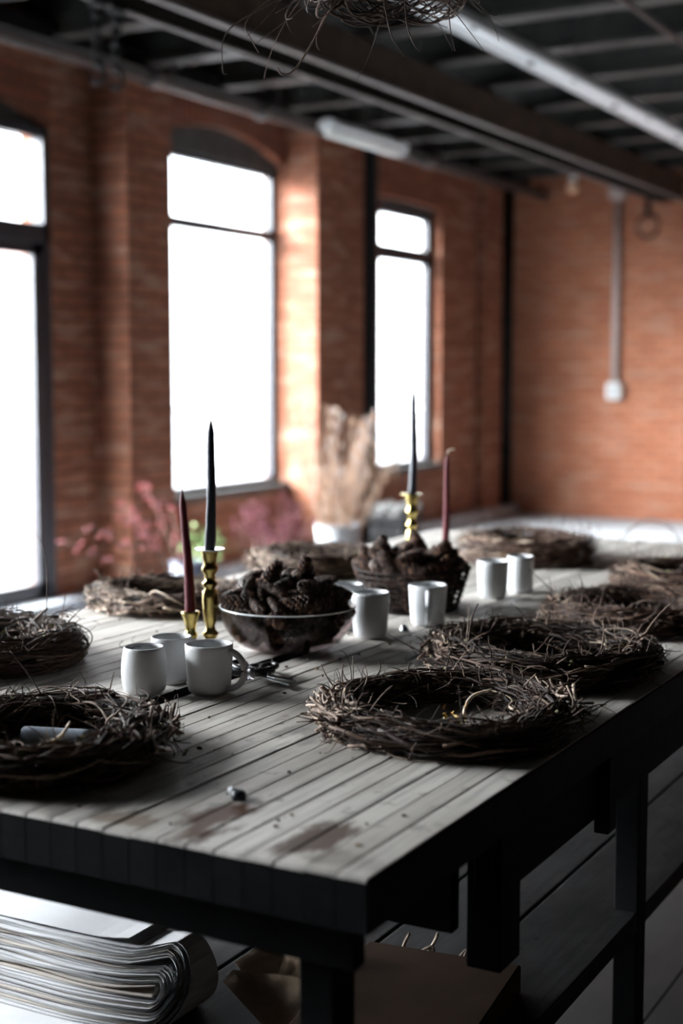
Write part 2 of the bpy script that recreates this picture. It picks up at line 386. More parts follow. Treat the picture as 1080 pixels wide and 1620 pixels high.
# windows and doors in the openings
def window(i, a0, a1, z0, z1):
    f = MB(); d0, d1 = XG - .03, XG + .03; wide = a1 - a0 > 1.4; t = .045 if wide else .05; tz = 2.41 if wide else 2.43; hb = .036 if wide else .062
    f.box(d0, d1, a0, a0 + t, z0, z1); f.box(d0, d1, a1 - (.055 if wide else .10), a1, z0, z1); f.box(d0, d1, a0, a1, z1 - (.05 if wide else .09), z1); f.box(d0, d1, a0, a1, z0, z0 + .04)
    f.box(d0, d1, a0, a1, tz - hb, tz + hb)
    o = struct('window_%d' % i, f, 'frame', bevel=.004)
    MB().box(XG - .004, XG + .004, a0 + t, a1 - t, tz + hb, z1 - .05).build('upper_pane', 'glass', o)
    MB().box(XG - .004, XG + .004, a0 + t, a1 - t, z0 + .04, tz - hb).build('lower_pane', 'glass', o)
    MB().box(XG - .07, XW + .03, a0 + .002, a1 - .002, z0 - .05, z0).build('window_sill', 'infill', o, bevel=.006)
def door(i, a0, a1, z0, z1):
    f = MB(); d0, d1 = XD - .06, XD + .03
    f.box(d0, d1, a0, a0 + .056, z0, z1); f.box(d0, d1, a1 - .056, a1, z0, z1); f.box(d0, d1, a0, a1, z1 - .06, z1); f.box(d0, d1, a0, a1, z0, z0 + .02)
    f.box(d0, d1, a0, a1, 2.15, 2.26)
    o = struct('door_%d' % i, f, 'frame', bevel=.005)
    MB().box(XD - .004, XD + .004, a0 + .056, a1 - .056, 2.25, z1 - .06).build('transom_pane', 'glass', o)
    mid = (a0 + a1) / 2
    for (s0, s1, hy) in ((a0 + .056, mid - .004, mid - .06), (mid + .004, a1 - .056, mid + .06)):
        l = MB(); e0, e1 = XD - .025, XD + .022
        l.box(e0, e1, s0, s0 + .09, z0 + .02, 2.17); l.box(e0, e1, s1 - .09, s1, z0 + .02, 2.17); l.box(e0, e1, s0, s1, 2.08, 2.17); l.box(e0, e1, s0, s1, z0 + .02, z0 + .10)
        lf = l.build('door_leaf', 'frame', o, bevel=.004)
        MB().box(XD - .004, XD + .004, s0 + .084, s1 - .084, z0 + .10, 2.08).build('pane', 'glass', lf)
        MB().tube([(XD + .02, hy, 1.0), (XD + .065, hy, 1.0), (XD + .065, hy, 1.3), (XD + .02, hy, 1.3)], .011, 8).build('door_handle', 'frame', lf, smooth=True)
door(1, *OPEN[0][:4]); door(2, *OPEN[1][:4]); window(1, *OPEN[2][:4]); window(2, *OPEN[3][:4])

# outside: pavement and pale buildings over the street
struct('ground_outside', MB().box(-60, -5.69, -30, 50, -.3, -.1), 'outside')
for (x, y0, y1, h, mt, lab) in [(-34, -12, 14, 5.5, 'far_wall', 'long low pale building across the street, seen through the windows'),
                                (-36, 34, 49, 6.5, 'far_brick', 'pinkish brick building across the street, seen through the narrow window')]:
    r = empty('street_building', (x, (y0 + y1) / 2, -.1), lab, 'building')
    hw = (y1 - y0) / 2
    MB().box(-5, 0, -hw, hw, 0, h).build('facade', mt, r); MB().box(-5.2, .2, -hw - .2, hw + .2, h, h + .25).build('roof', 'outside', r)
    n = int(hw * 2 / 3)
    for k in range(n):
        yy = -hw + 1.5 + k * 3; MB().box(-.02, .05, yy - .6, yy + .6, 1.4, 3.4).build('shop_window', 'lilac', r)

# ---------------------------------------------------------------- ceiling members
y = Y0 + .5; i = 0
root_j = None
for k in range(22):
    y = Y0 + .45 + k * .82
    if y > Y1 - .1: break
    j = MB().box(-5.45, XR, y - .045, y + .045, 3.27, ZC - .002).build('ceiling_joist', 'joist', None, bevel=.004)
    MB().box(-5.45, XR, y - .07, y + .07, 3.245, 3.27).build('joist_flange', 'joist_edge', j)
    tag(j, 'grey ceiling joist running across the room above the timber beam', 'joist', 'joists under the ceiling')
t = MB().box(-3.955, -3.715, Y0, Y1 - .002, 3.0125, 3.22).build('timber_beam', 'timber', None, bevel=.008)
tag(t, 'brown timber beam carrying two thin steel rails on its underside', 'beam')
tr = empty('hoist_track', (-3.95, (Y0 + Y1) / 2, 3.0), 'pair of long pale steel rails under the timber beam', 'hoist track')
hl = (Y1 - Y0) / 2 - .003
MB().box(-.012, .014, -hl, hl, -.01, .012).build('rail', 'rail', tr, bevel=.003)
MB().box(.222, .258, -hl, hl, -.01, .012).build('rail', 'rail', tr, bevel=.003)
MB().box(.016, .220, -hl, hl, .002, .0105).build('shade_plate', 'beam_shade', tr)  # added black sheet standing in for shade under the beam, between the rails
# pipes by the left wall
def pipe(x, z, r, lab, fit):
    rt = empty('ceiling_pipe', (x, 0, z), lab, 'pipe')
    MB().tube([(0, Y0 + .01, 0), (0, Y1 - .01, 0)], r, 16).build('pipe_run', 'pipe', rt, smooth=True)
    for yy in fit:
        MB().tube([(0, yy - .05, 0), (0, yy + .05, 0)], r * 1.3, 16).build('pipe_coupling', 'steel', rt, smooth=True)
        MB().box(-.008, .008, yy + .2, yy + .23, r, 3.44 - z).build('pipe_hanger', 'pipe', rt)
pipe(-5.08, 3.12, .042, 'dull pipe running along the tops of the brick piers', (5.3, 6.9, 8.1, 10.6))
pipe(-2.1, 3.1, .015, 'thin brown conduit beside the long light fitting', (6.2, 8.6))
wb = MB().box(XW + .002, XP - .02, Y0, Y1 - .002, 3.222, 3.32).build('wall_plate', 'black_iron', None, bevel=.004)
tag(wb, 'black steel beam resting on top of the brick piers', 'beam')

# light fittings
def fitting(x, y0, y1, z, w, h, lab, segs):
    r = empty('light_fitting', (x, (y0 + y1) / 2, z), lab, 'light fitting'); l = (y1 - y0) / 2
    v = [(-w / 2, 0), (-w / 2 + .018, -.012), (-.02, .0), (.02, .0), (w / 2 - .018, -.012), (w / 2, 0), (w / 2, h * .35), (w * .22, h), (-w * .22, h), (-w / 2, h * .35)]
    n = len(v); V = [(a, e, c) for e in (-l, l) for a, c in v]
    MB().add(V, [(i, (i + 1) % n, n + (i + 1) % n, n + i) for i in range(n)] + [tuple(range(n))[::-1], tuple(range(n, 2 * n))]).build('housing', 'enamel', r, bevel=.002)
    for s in range(segs):
        a = -l + (s + .02) * 2 * l / segs; c = -l + (s + .98) * 2 * l / segs
        for dx in (() if segs > 1 else (0,)):
            MB().tube([(dx, a, -.03), (dx, c, -.03)], .030, 16).build('lamp_tube', 'tube', r, smooth=True)
        (MB().box(-w / 2 + .01, w / 2 - .01, c, c + .03, -.04, 0) if segs == 1 else MB().box(-.012, .012, c, c + .05, -.016, 0).box(.045, .06, c + .5, c + .53, -.018, -.0)).build('lamp_holder' if segs == 1 else 'clip', 'enamel' if segs == 1 else 'pipe', r, bevel=.003)
    for yy in (-l * .6, 0, l * .6): MB().tube([(0, yy, h), (0, yy, ZC - z + .001)], .006, 6).build('hanger_rod', 'pipe', r)
fitting(-2.72, 2.9, 12.2, 2.97, .15, .07, 'long grey enamel strip light crossing the upper right', 7)
fitting(-4.52, 7.98, 9.02, 2.96, .13, .05, 'short white strip light beside the second brick pier', 1)

# chains and hook on the hoist track
def chain(x, y, z1, z0, lab, hook=True):
    r = empty('hoist_chain', (x, y, z1), lab, 'chain', )
    n = int((z1 - z0) / .050)
    for i in range(n):
        zc = -.03 - i * .050; a = np.linspace(0, 2 * PI, 14, endpoint=False)
        px = .022 * np.cos(a); pz = .036 * np.sin(a)
        P = np.stack([px, 0 * px, pz + zc], 1) if i % 2 else np.stack([0 * px, px, pz + zc], 1)
        MB().tube(P, .0095, 6, closed=True).build('chain_link', 'black_iron', r, smooth=True)
    MB().box(-.03, .03, -.04, .04, -.02, .0).build('trolley', 'black_iron', r, bevel=.004)
    if hook:
        zc = -.03 - n * .050; a = np.linspace(-.5 * PI + PI, 1.2 * PI + PI / 3, 14)
        a = np.linspace(PI / 2, -PI * .95, 16); P = np.stack([.035 * np.cos(a), 0 * a, zc - .03 + .035 * np.sin(a)], 1)
        MB().tube(P, np.linspace(.013, .007, 16), 8).build('hook', 'black_iron', r, smooth=True)
chain(-3.95, 4.98, 3.0, 2.74, 'black chain hanging from the track, left one of the pair', True)
chain(-3.95, 5.11, 3.0, 2.72, 'black chain hanging from the track, right one of the pair', True)
rg = empty('lifting_ring', (-3.95, 12.95, 3.0), 'round iron ring hanging from the track near the far wall', 'ring')
MB().box(-.02, .02, -.03, .03, -.16, 0).build('shackle', 'black_iron', rg, bevel=.004)
a = np.linspace(0, 2 * PI, 28, endpoint=False)
MB().tube(np.stack([.10 * np.cos(a), 0 * a, -.25 + .10 * np.sin(a)], 1), .018, 8, closed=True).build('ring', 'black_iron', rg, smooth=True)
cl = empty('iron_column', (-5.10, 9.68, 0), 'black iron column standing just beyond the second brick pier', 'column')
MB().lathe([(.075, .02), (.06, .04), (.055, .08), (.055, 3.05), (.08, 3.12), (.08, 3.2)], 24, capt=True).build('shaft', 'black_iron', cl, smooth=True)
MB().box(-.11, .11, -.11, .11, 0, .02).build('base_plate', 'black_iron', cl, bevel=.004)
dp = empty('drain_pipe', (-5.42, 13.2, 0), 'dark pipe rising up the corner of the far wall', 'pipe')
MB().tube([(0, 0, .0), (0, 0, 3.2)], .05, 14).build('pipe_run', 'black_iron', dp, smooth=True)
for z in (.6, 1.9): MB().tube([(0, 0, z), (0, 0, z + .06)], .06, 14).build('pipe_collar', 'black_iron', dp, smooth=True)
# conduit and outlet box on the far wall
cb = empty('wall_conduit', (-4.34, Y1, 1.24), 'painted conduit dropping down the far brick wall to a white outlet box', 'conduit')
MB().tube([(0, -.04, .05), (0, -.04, 1.86)], .034, 12).build('conduit_pipe', 'conduit', cb, smooth=True)
MB().box(-.075, .075, -.09, 0, -.09, .08).build('outlet_box', 'box', cb, bevel=.025)
MB().box(-.028, .028, -.096, -.09, -.055, .045).build('socket', 'concrete', cb, bevel=.004)
MB().box(-.08, .08, -.10, 0, 1.80, 1.93).build('junction_box', 'conduit', cb, bevel=.02)
MB().tube([(-.05, -.035, .62), (.05, -.035, .62)], .012, 8).build('pipe_clip', 'conduit', cb)
al = empty('bulb', (-4.55, 12.6, 3.2), 'small pale bulb under the ceiling near the far wall', 'bulb')
MB().lathe([(.035, 0), (.035, -.04), (.02, -.05)], 20, capt=True).build('bulb_holder', 'box', al, smooth=True)
MB().tube([(0, 0, -.02), (0, 0, ZC - 3.199)], .008, 8).build('drop_rod', 'pipe', al)
MB().blob((0, 0, -.10), (.055, .055, .06), 18).build('globe', 'peach', al, smooth=True)

# ================================================================= table
TX0, TX1, TY0, TY1, TZ = -2.01, -.667, 1.261, 4.30, .897
tb = empty('work_table', ((TX0 + TX1) / 2, (TY0 + TY1) / 2, 0), 'long dark-framed work table with a worn pale strip-wood top', 'table')
cx, cy = (TX0 + TX1) / 2, (TY0 + TY1) / 2
rnd = random.Random(4)
n = 35; w = (TX1 - TX0) / n; b = MB()
for i in range(n):
    if i == 17: continue
    x0, x1 = TX0 + i * w + .0006, TX0 + (i + 1) * w - .0006
    dz = rnd.uniform(-.0012, .0004); c = .0014
    # chamfered strip
    for (sa, sb) in ((TY0, TY1),):
        pr = [(x0, TZ - .06), (x1, TZ - .06), (x1, TZ - c + dz), (x1 - c, TZ + dz), (x0 + c, TZ + dz), (x0, TZ - c + dz)]
        ys_ = [sa, sa + .004, sb - .004, sb]
        V = [(px, yy, pz - (.004 if (k in (0, 3) and pz > TZ - .03) else 0)) for k, yy in enumerate(ys_) for px, pz in pr]
        F = [(k * 6 + q, k * 6 + (q + 1) % 6, (k + 1) * 6 + (q + 1) % 6, (k + 1) * 6 + q) for k in range(3) for q in range(6)] + [tuple(range(6))[::-1], tuple(range(18, 24))]
        b.add(V, F)
b.v = [v - np.array([cx, cy, 0]) for v in b.v]
top = b.build('tabletop', 'top', tb)
top.data.materials.append(M['table_side'])
for p in top.data.polygons:
    if p.normal.z < .3: p.material_index = 1
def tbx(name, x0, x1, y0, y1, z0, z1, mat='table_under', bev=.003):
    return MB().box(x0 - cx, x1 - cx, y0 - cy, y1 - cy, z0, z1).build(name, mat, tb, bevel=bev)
gx = TX0 + 17 * w
tbx('gap_batten', gx + .001, gx + w - .001, TY0 + .004, TY1 - .004, TZ - .055, TZ - .022)
tbx('gap_filler', gx + .0008, gx + w - .0008, 2.42, TY1 - .002, TZ - .0205, TZ - .0005, 'top', .001)
tbx('edge_board', TX1, TX1 + .0015, TY0 + .001, TY1 - .001, TZ - .06, TZ - .0035, 'table_side', 0)
tbx('apron', TX0 + .04, TX1 - .03, TY0 + .03, TY0 + .055, TZ - .118, TZ - .0605)
tbx('apron', TX1 - .055, TX1 - .03, 1.66, TY1 - .03, .727, TZ - .0605)
tbx('apron', TX0 + .03, TX0 + .055, 1.66, TY1 - .03, TZ - .10, TZ - .0605)
tbx('apron', TX0 + .04, TX1 - .03, TY1 - .055, TY1 - .03, .727, TZ - .0605)
for yy in (1.32, 2.45, 4.2):
    for xx in (-.785, TX0 + .07): tbx('leg', xx, xx + .046, yy, yy + .05, 0, TZ - .0605, 'table_under')
tbx('cross_board', -1.25, -.74, 1.635, 1.66, .69, TZ - .0605)
tbx('bracket', -.74, -.69, 1.68, 1.75, .63, TZ - .0605); tbx('bracket', -.705, -.68, 2.09, 2.13, .70, TZ - .0605)
b = MB(); x = TX0 + .02; SZ = .44
for i in range(8):
    x1 = -.74 - (7 - i) * .178; b.box(x1 - .172 - cx, x1 - cx, 1.20 - cy + .17, 4.22 - cy, SZ - .035, SZ)
b.build('shelf', 'shelf', tb, bevel=.003)
for yy in (1.38, 4.14, 2.5): tbx('shelf_bearer', TX0 + .08, -.79, yy, yy + .05, SZ - .10, SZ - .0355)
# crumbs and twig scraps on the top
rnd = random.Random(11); b = MB()
for i in range(230):
    x = rnd.uniform(TX0 + .05, TX1 - .02); y = rnd.uniform(TY0 + .02, 2.9) if i % 3 else rnd.uniform(TY0, TY1 - .1)
    if rnd.random() < .72:
        r = rnd.uniform(.0008, .0034); b.blob((x, y, TZ + r * .4), (r * rnd.uniform(.8, 1.8), r, r * .7), 5)
    else:
        a = rnd.uniform(0, PI); l = rnd.uniform(.008, .03); t = np.linspace(0, 1, 5); k = rnd.uniform(-.01, .01)
        P = np.stack([x + np.cos(a) * l * t - np.sin(a) * k * t * (1 - t) * 3, y + np.sin(a) * l * t + np.cos(a) * k * t * (1 - t) * 3, TZ + .001 + 0 * t + abs(k) * t], 1)
        b.tube(P, rnd.uniform(.0004, .0009), 4)
o = b.build('bark_crumbs', 'debris', None, kind='stuff'); tag(o, 'bark crumbs and twig scraps scattered over the tabletop', 'crumbs')

# ================================================================= wreaths
def wreath(name, loc, R, r, seed, label, nv=300, squash=.72, tilt=(0, 0), leaves=60, pale=38, twigs=380, rz=0., matv='vine', stubs=()):
    g = np.random.default_rng(seed)
    root = empty('twig_wreath' if name is None else name, loc, label, 'wreath', rz=rz)
    root.rotation_euler = (tilt[0], tilt[1], rz)
    def strand(n, rho, span, tw, rad, wob=.006, k=5):
        a0 = g.uniform(0, 2 * PI); th = np.linspace(a0, a0 + span, n)
        ph = g.uniform(0, 2 * PI) + tw * (th - a0) + .5 * np.sin(th * g.uniform(1, 3) + g.uniform(0, 6))
        rr = rho * (1 + .18 * np.sin(th * g.uniform(2, 5) + g.uniform(0, 6)))
        q = R + rr * np.cos(ph) + wob * np.sin(th * g.uniform(5, 11) + g.uniform(0, 6))
        z = r * squash + rr * np.sin(ph) * squash + wob * .6 * np.sin(th * g.uniform(5, 11) + g.uniform(0, 6))
        q = q + .012 * np.sin(2 * th + seed) + .008 * np.sin(3 * th + seed * 2)
        z = np.maximum(z, rad + .0005)
        return np.stack([q * np.cos(th), q * np.sin(th), z], 1)
    b = MB()
    # a packed core of vines inside, thinner ones on top of it
    for i in range(26):
        rad = g.uniform(.004, .0075); b.tube(strand(34, g.uniform(.15, .6) * r, g.uniform(4, 6.2), g.uniform(-.5, .5), rad), rad, 6)
    for i in range(nv):
        rad = g.choice([.0007, .0011, .0017, .0025, .0036], p=[.34, .3, .2, .11, .05]); sp = g.uniform(.7, 4.0)
        n = int(10 + sp * 10); P = strand(n, g.uniform(.72, 1.08) * r, sp, g.uniform(-.9, .9) * (1 + (i % 5 == 0) * 1.6), rad, .006)
        b.tube(P, rad * np.linspace(1.1, .55, n), 5)
    b.build('vine_coil', matv, root, smooth=True)
    b = MB()
    for i in range(pale):
        rad = g.choice([.0008, .0012, .0018, .0024]); sp = g.uniform(.35, 1.5); n = int(9 + sp * 12)
        b.tube(strand(n, g.uniform(.98, 1.18) * r, sp, g.uniform(-2.2, 2.2), rad, .004), rad * np.linspace(1, .5, n), 5)
    b.build('pale_vines', 'vine_pale', root, smooth=True)
    if stubs:
        b = MB()
        for (ang, width, cnt) in stubs:
            for i in range(cnt):
                th = ang - rz + g.normal(0, width); ph = g.uniform(-.7, 1.9); q = R + r * 1.05 * np.cos(ph); z = max(.006, r * squash * (1 + 1.08 * np.sin(ph)))
                l = g.uniform(.025, .075); d = np.array([-np.sin(th), np.cos(th), 0]) * g.choice([-1, 1]) + g.normal(0, .17, 3); d /= np.linalg.norm(d)
                t = np.linspace(-.5, .5, 7); e = g.normal(0, .006, 3)
                P = np.array([q * np.cos(th), q * np.sin(th), z]) + t[:, None] * d * l + (4 * t ** 2)[:, None] * e; P[:, 2] = np.maximum(P[:, 2], .004)
                b.tube(P, g.uniform(.0012, .0032) * np.linspace(1, .75, 7), 6)
        b.build('broken_stems', 'stub', root, smooth=True)
    b = MB()
    for i in range(twigs):
        th = g.uniform(0, 2 * PI); ph = g.uniform(-.5, PI + .5); q = R + r * np.cos(ph); z = max(.004, r * squash + r * squash * np.sin(ph))
        n = 9; l = g.uniform(.015, .05) if i % 9 else g.uniform(.05, .10)
        d = np.array([np.cos(th) * np.cos(ph), np.sin(th) * np.cos(ph), np.sin(ph) * .8 + .1]) + g.normal(0, .5, 3) + g.uniform(-1.1, 1.1) * np.array([-np.sin(th), np.cos(th), 0])
        d /= np.linalg.norm(d); e = np.cross(d, g.normal(0, 1, 3)); e /= np.linalg.norm(e)
        t = np.linspace(0, 1, n); cv = g.uniform(-2.4, 2.4)
        P = np.array([q * np.cos(th), q * np.sin(th), z]) + np.cumsum(np.concatenate([[np.zeros(3)], [(d * math.cos(cv * s) + e * math.sin(cv * s)) * l / n for s in t[1:]]]), 0)
        P[:, 2] = np.maximum(P[:, 2], .0015)
        b.tube(P, g.uniform(.0005, .0013) * np.linspace(1.2, .5, n), 4)
    b.build('loose_twigs', 'twig', root, smooth=True)
    if leaves:
        b = MB()
        for i in range(leaves):
            th = g.uniform(0, 2 * PI); ph = g.uniform(-.2, PI + .2); q = R + r * 1.05 * np.cos(ph); z = max(.006, r * squash * (1 + 1.05 * np.sin(ph)))
            c = np.array([q * np.cos(th), q * np.sin(th), z]); u = g.normal(0, 1, 3); u /= np.linalg.norm(u); v = np.cross(u, g.normal(0, 1, 3)); v /= np.linalg.norm(v); wv = np.cross(u, v)
            l = g.uniform(.005, .013); h = l * g.uniform(.35, .6)
            V = [c, c + u * l * .5 + v * h + wv * h * .5, c + u * l, c + u * l * .5 - v * h + wv * h * .5, c + u * l * .5 + wv * h * .1]
            for p_ in V: p_[2] = max(p_[2], .002)
            b.add(V, [(0, 1, 4), (1, 2, 4), (2, 3, 4), (3, 0, 4)])
        b.build('dry_leaves', 'leaf', root)
    return root
def bent(pts, n=24):
    """smooth path through a few points"""
    P = np.array(pts, float); t = np.linspace(0, 1, len(P)); s = np.linspace(0, 1, n)
    out = []
    for u in s:
        i = min(int(u * (len(P) - 1)), len(P) - 2); f = u * (len(P) - 1) - i
        p0 = P[max(i - 1, 0)]; p1 = P[i]; p2 = P[i + 1]; p3 = P[min(i + 2, len(P) - 1)]
        out.append(.5 * ((2 * p1) + (-p0 + p2) * f + (2 * p0 - 5 * p1 + 4 * p2 - p3) * f * f + (-p0 + 3 * p1 - 3 * p2 + p3) * f ** 3))
    return np.array(out)
def sprig(name, root, pts, mat, rad=.0016):
    P = bent(pts); MB().tube(P, rad * np.linspace(1.2, .6, len(P)), 6).build(name, mat, root, smooth=True)
def petals(name, root, c, mat, n, s, spread, seed):
    g = np.random.default_rng(seed); b = MB()
    for i in range(n):
        p = np.array(c) + g.normal(0, 1, 3) * np.array(spread); p[2] = max(p[2], .003)
        u = g.normal(0, 1, 3); u /= np.linalg.norm(u); v = np.cross(u, g.normal(0, 1, 3)); v /= np.linalg.norm(v)
        b.add([p, p + u * s * .5 + v * s * .3, p + u * s, p + u * s * .5 - v * s * .3], [(0, 1, 2, 3)])
    b.build(name, mat, root)

w1 = wreath(None, (-.862, 1.885, TZ), .162, .034, 21, 'low twig wreath nearest the right table edge, pale broken stems at its left end', nv=380, pale=40, leaves=60, rz=2.4, squash=.66, stubs=((3.75, .26, 60), (.75, .25, 26)))
w2 = wreath(None, (-.888, 2.335, TZ), .168, .036, 22, 'twig wreath with small greenish leaves, second from the near right corner', nv=360, leaves=190, pale=60, rz=.3, squash=.78, stubs=((3.6, .35, 40), (.6, .25, 16)))
w3 = wreath(None, (-.880, 2.86, TZ), .158, .032, 23, 'brown twig wreath, third along the right edge of the table', pale=50, leaves=70, squash=.8, matv='vine_red', stubs=((3.7, .3, 26),))
w4 = wreath(None, (-.913, 3.42, TZ), .155, .036, 24, 'blurred twig wreath, fourth along the right edge and cut by the picture edge', pale=50, leaves=60, matv='vine_red', stubs=((3.7, .4, 30),))
w5 = wreath(None, (-1.285, 1.470, TZ), .150, .034, 25, 'large dark twig wreath at the near left corner with yellow bits inside', nv=400, pale=50, leaves=60, rz=1.1, squash=.72, stubs=((.9, .35, 50),))
w6 = wreath(None, (-1.815, 1.900, TZ), .158, .038, 26, 'mossy dark wreath on the far left, cut by the left picture edge', nv=380, pale=26, leaves=60, twigs=420, squash=.8)
w7 = wreath(None, (-1.865, 2.575, TZ), .148, .031, 27, 'loose pale-brown wreath behind the two left candles', pale=110, leaves=20, twigs=150, stubs=((4.3, .8, 90),))
w8 = wreath(None, (-1.86, 3.22, TZ), .142, .036, 28, 'blurred wreath with pale green leaves behind the glass bowl', pale=90, leaves=220, stubs=((3.6, .4, 60), (4.6, .6, 40)))
w9 = wreath(None, (-1.455, 3.70, TZ), .155, .038, 29, 'reddish brown wreath alone at the far end of the table', pale=60, leaves=30, squash=.9, matv='vine_red', stubs=((3.9, .5, 40), (5.2, .5, 30)))
# things caught in the wreaths
RX5, RY5 = -1.215, 1.415
def inside(root, x, y, z):
    """a point of the room in a wreath's own frame"""
    a = -root.rotation_euler.z; dx, dy = x - root.location.x, y - root.location.y
    return (dx * math.cos(a) - dy * math.sin(a), dx * math.sin(a) + dy * math.cos(a), z - TZ)
sprig('root_stem', w1, [inside(w1, -.800, 1.800, .925), inside(w1, -.803, 1.815, .948), inside(w1, -.797, 1.830, .962), inside(w1, -.775, 1.845, .970)], 'root', .0026)
petals('yellow_bits', w1, inside(w1, -.806, 1.785, .938), 'yellow', 30, .010, (.016, .010, .006), 5)
sprig('root_stem', w5, [inside(w5, RX5 - .03, RY5 - .01, .925), inside(w5, RX5, RY5 + .012, .94), inside(w5, RX5 + .005, RY5 + .03, .958)], 'root', .0026)
petals('yellow_bits', w5, inside(w5, RX5 + .02, RY5 + .005, .925), 'yellow', 26, .012, (.018, .012, .005), 6)
petals('green_moss', w5, inside(w5, RX5 + .05, RY5 + .03, .915), 'moss', 200, .010, (.045, .03, .006), 7)
sprig('tall_twig', w2, [(-.12, -.08, .06), (-.115, -.075, .10), (-.105, -.07, .125)], 'twig', .0018)
sprig('tall_twig', w6, [(.12, .05, .05), (.125, .06, .11), (.115, .07, .19), (.09, .075, .23)], 'twig', .0009)
sprig('tall_twig', w6, [(.03, .12, .05), (.06, .12, .075), (.075, .12, .085)], 'twig', .003)
sprig('tall_twig', w6, [(.15, -.02, .05), (.155, -.02, .08)], 'twig', .0018)
sprig('tall_twig', w5, [(-.06, .13, .05), (-.065, .135, .07), (-.06, .14, .085)], 'twig', .0035)
cp = MB(); t = np.linspace(0, 1, 8)
cp.tube(np.stack([-1.34 + .10 * t, 1.50 + .03 * t, TZ + .014 + 0 * t], 1), .013, 14)
o = cp.build('cloth_roll', 'clothb', None, smooth=True); tag(o, 'short roll of blue-grey cloth lying inside the near left wreath', 'cloth')
hp = MB(); a = np.linspace(0, PI * 1.05, 40)
hp.tube(np.stack([-1.20 + .10 * np.cos(a) * .8, 4.02 + .10 * np.cos(a) * .5, TZ + .004 + .085 * np.sin(a)], 1), .0012, 5)
hp.tube(np.stack([-1.19 + .085 * np.cos(a) * .8, 4.0 + .085 * np.cos(a) * .6, TZ + .004 + .10 * np.sin(a)], 1), .0010, 5)
o = hp.build('twig_hoop', 'twig', None, smooth=True); tag(o, 'thin arching twig hoop at the far right end of the table', 'twig')

# hanging vine bundle near the camera under the ceiling
hv = empty('hanging_vine_bundle', (-1.10, 2.15, 2.03), 'tangle of dark curled vines hanging from the ceiling over the table', 'vine bundle')
g = np.random.default_rng(5); b = MB()
for i in range(120):
    n = 40; a0 = g.uniform(0, 2 * PI); sp = g.uniform(1.5, 5); th = np.linspace(a0, a0 + sp, n); ph = g.uniform(0, 6) + th * g.uniform(-1, 1)
    q = .12 + .045 * np.cos(ph); z = .05 + .045 * np.sin(ph) + .02 * np.sin(th * 3 + i)
    b.tube(np.stack([q * np.cos(th), q * np.sin(th), z], 1), g.choice([.0008, .0014, .002]), 5)
b.build('vine_coil', 'twig', hv, smooth=True)
b = MB()
for i in range(46):
    a = g.uniform(0, 2 * PI); q = g.uniform(.06, .17); p = np.array([q * math.cos(a), q * math.sin(a), .02]); n = 22
    d = np.array([math.cos(a) * .9, math.sin(a) * .9, g.uniform(-1.1, .0)]); l = g.uniform(.05, .13); cv = g.uniform(-2.5, 2.5); e = np.array([-math.sin(a), math.cos(a), g.uniform(-.6, .6)])
    P = [p]
    for s in np.linspace(0, 1, n - 1): P.append(P[-1] + (d * math.cos(cv * s) + e * math.sin(cv * s)) * l / n)
    b.tube(P, np.linspace(.0011, .0005, n), 4)
b.build('loose_tendrils', 'twig', hv, smooth=True)
TEND = [[(-.02, -.02, .035), (-.07, -.04, .005), (-.11, -.062, -.07), (-.135, -.075, -.112), (-.155, -.083, -.120), (-.162, -.088, -.108)],
        [(-.10, -.06, .03), (-.17, -.10, -.01), (-.24, -.12, -.05), (-.245, -.125, -.11), (-.238, -.122, -.118)],
        [(-.12, -.05, .04), (-.19, -.08, .0), (-.215, -.10, -.035), (-.205, -.10, -.06), (-.19, -.10, -.085)],
        [(.03, .0, .0), (.035, .0, -.05), (.05, .01, -.085), (.056, .012, -.07)],
        [(.09, .04, .02), (.092, .04, -.04), (.10, .045, -.085)],
        [(.0, -.02, .0), (.01, -.01, -.06), (.03, .0, -.095)]]
for P in TEND: sprig('long_tendril', hv, P, 'stub' if P is TEND[0] else 'twig', .0019 if P is TEND[0] else .0011)
MB().tube([(0, 0, .09), (0, 0, 1.17)], .0012, 5).build('hanging_wire', 'wire', hv)
MB().tube([(-.10, 0, .06), (0, 0, .25), (.10, 0, .06)], .0012, 5).build('hanging_wire', 'wire', hv)

# ================================================================= mugs
def mug(loc, r, h, kind, hang, label, mat='clay', belly=0., handle=True):
    root = empty('mug', loc, label, 'mug', 'white handmade mugs')
    t = .0035; pr = []
    nseg = 14
    for i in range(nseg + 1):
        u = i / nseg
        rr = {'barrel': r * (.84 + .17 * math.sin(PI * (.08 + u * .84))), 'taper': r * (.86 + .14 * u + .02 * math.sin(PI * u)), 'straight': r * (.97 + .03 * u)}[kind]
        if u < .08: rr -= (.08 - u) * .09
        pr.append((rr, h * u))
    inn = [(max(q - t, .001), z) for q, z in pr if z > .006]
    prof = [(.0005, .0)] + pr + [(pr[-1][0] - t * .5, h + .0016)] + inn[::-1] + [(inn[0][0] * .6, .0055), (.0005, .005)]
    MB().lathe(prof, 56, capb=False).build('cup', mat, root, smooth=True)
    if handle:
        a = np.linspace(-PI / 2, PI / 2, 20); rr = pr[7][0]
        x = rr - .006 + .034 * np.cos(a); z = h * .50 + h * .39 * np.sin(a) + .001
        x[0] -= .0; P = np.stack([x, 0 * x, z], 1)
        P = np.concatenate([[P[0] - (.004, 0, -.001)], P, [P[-1] - (.004, 0, .0)]])
        hm = MB().tube(P, .0050 if mat == 'clay' else .0045, 12); hm.v = [v * np.array([1, 1.5, 1]) for v in hm.v]
        ho = hm.build('handle', mat, root, smooth=True); ho.rotation_euler = (0, 0, hang)
    return root
D2R = math.radians
mug((-1.389, 1.846, TZ), .0372, .076, 'barrel', D2R(150), 'short barrel-shaped mug, front left of the three near mugs')
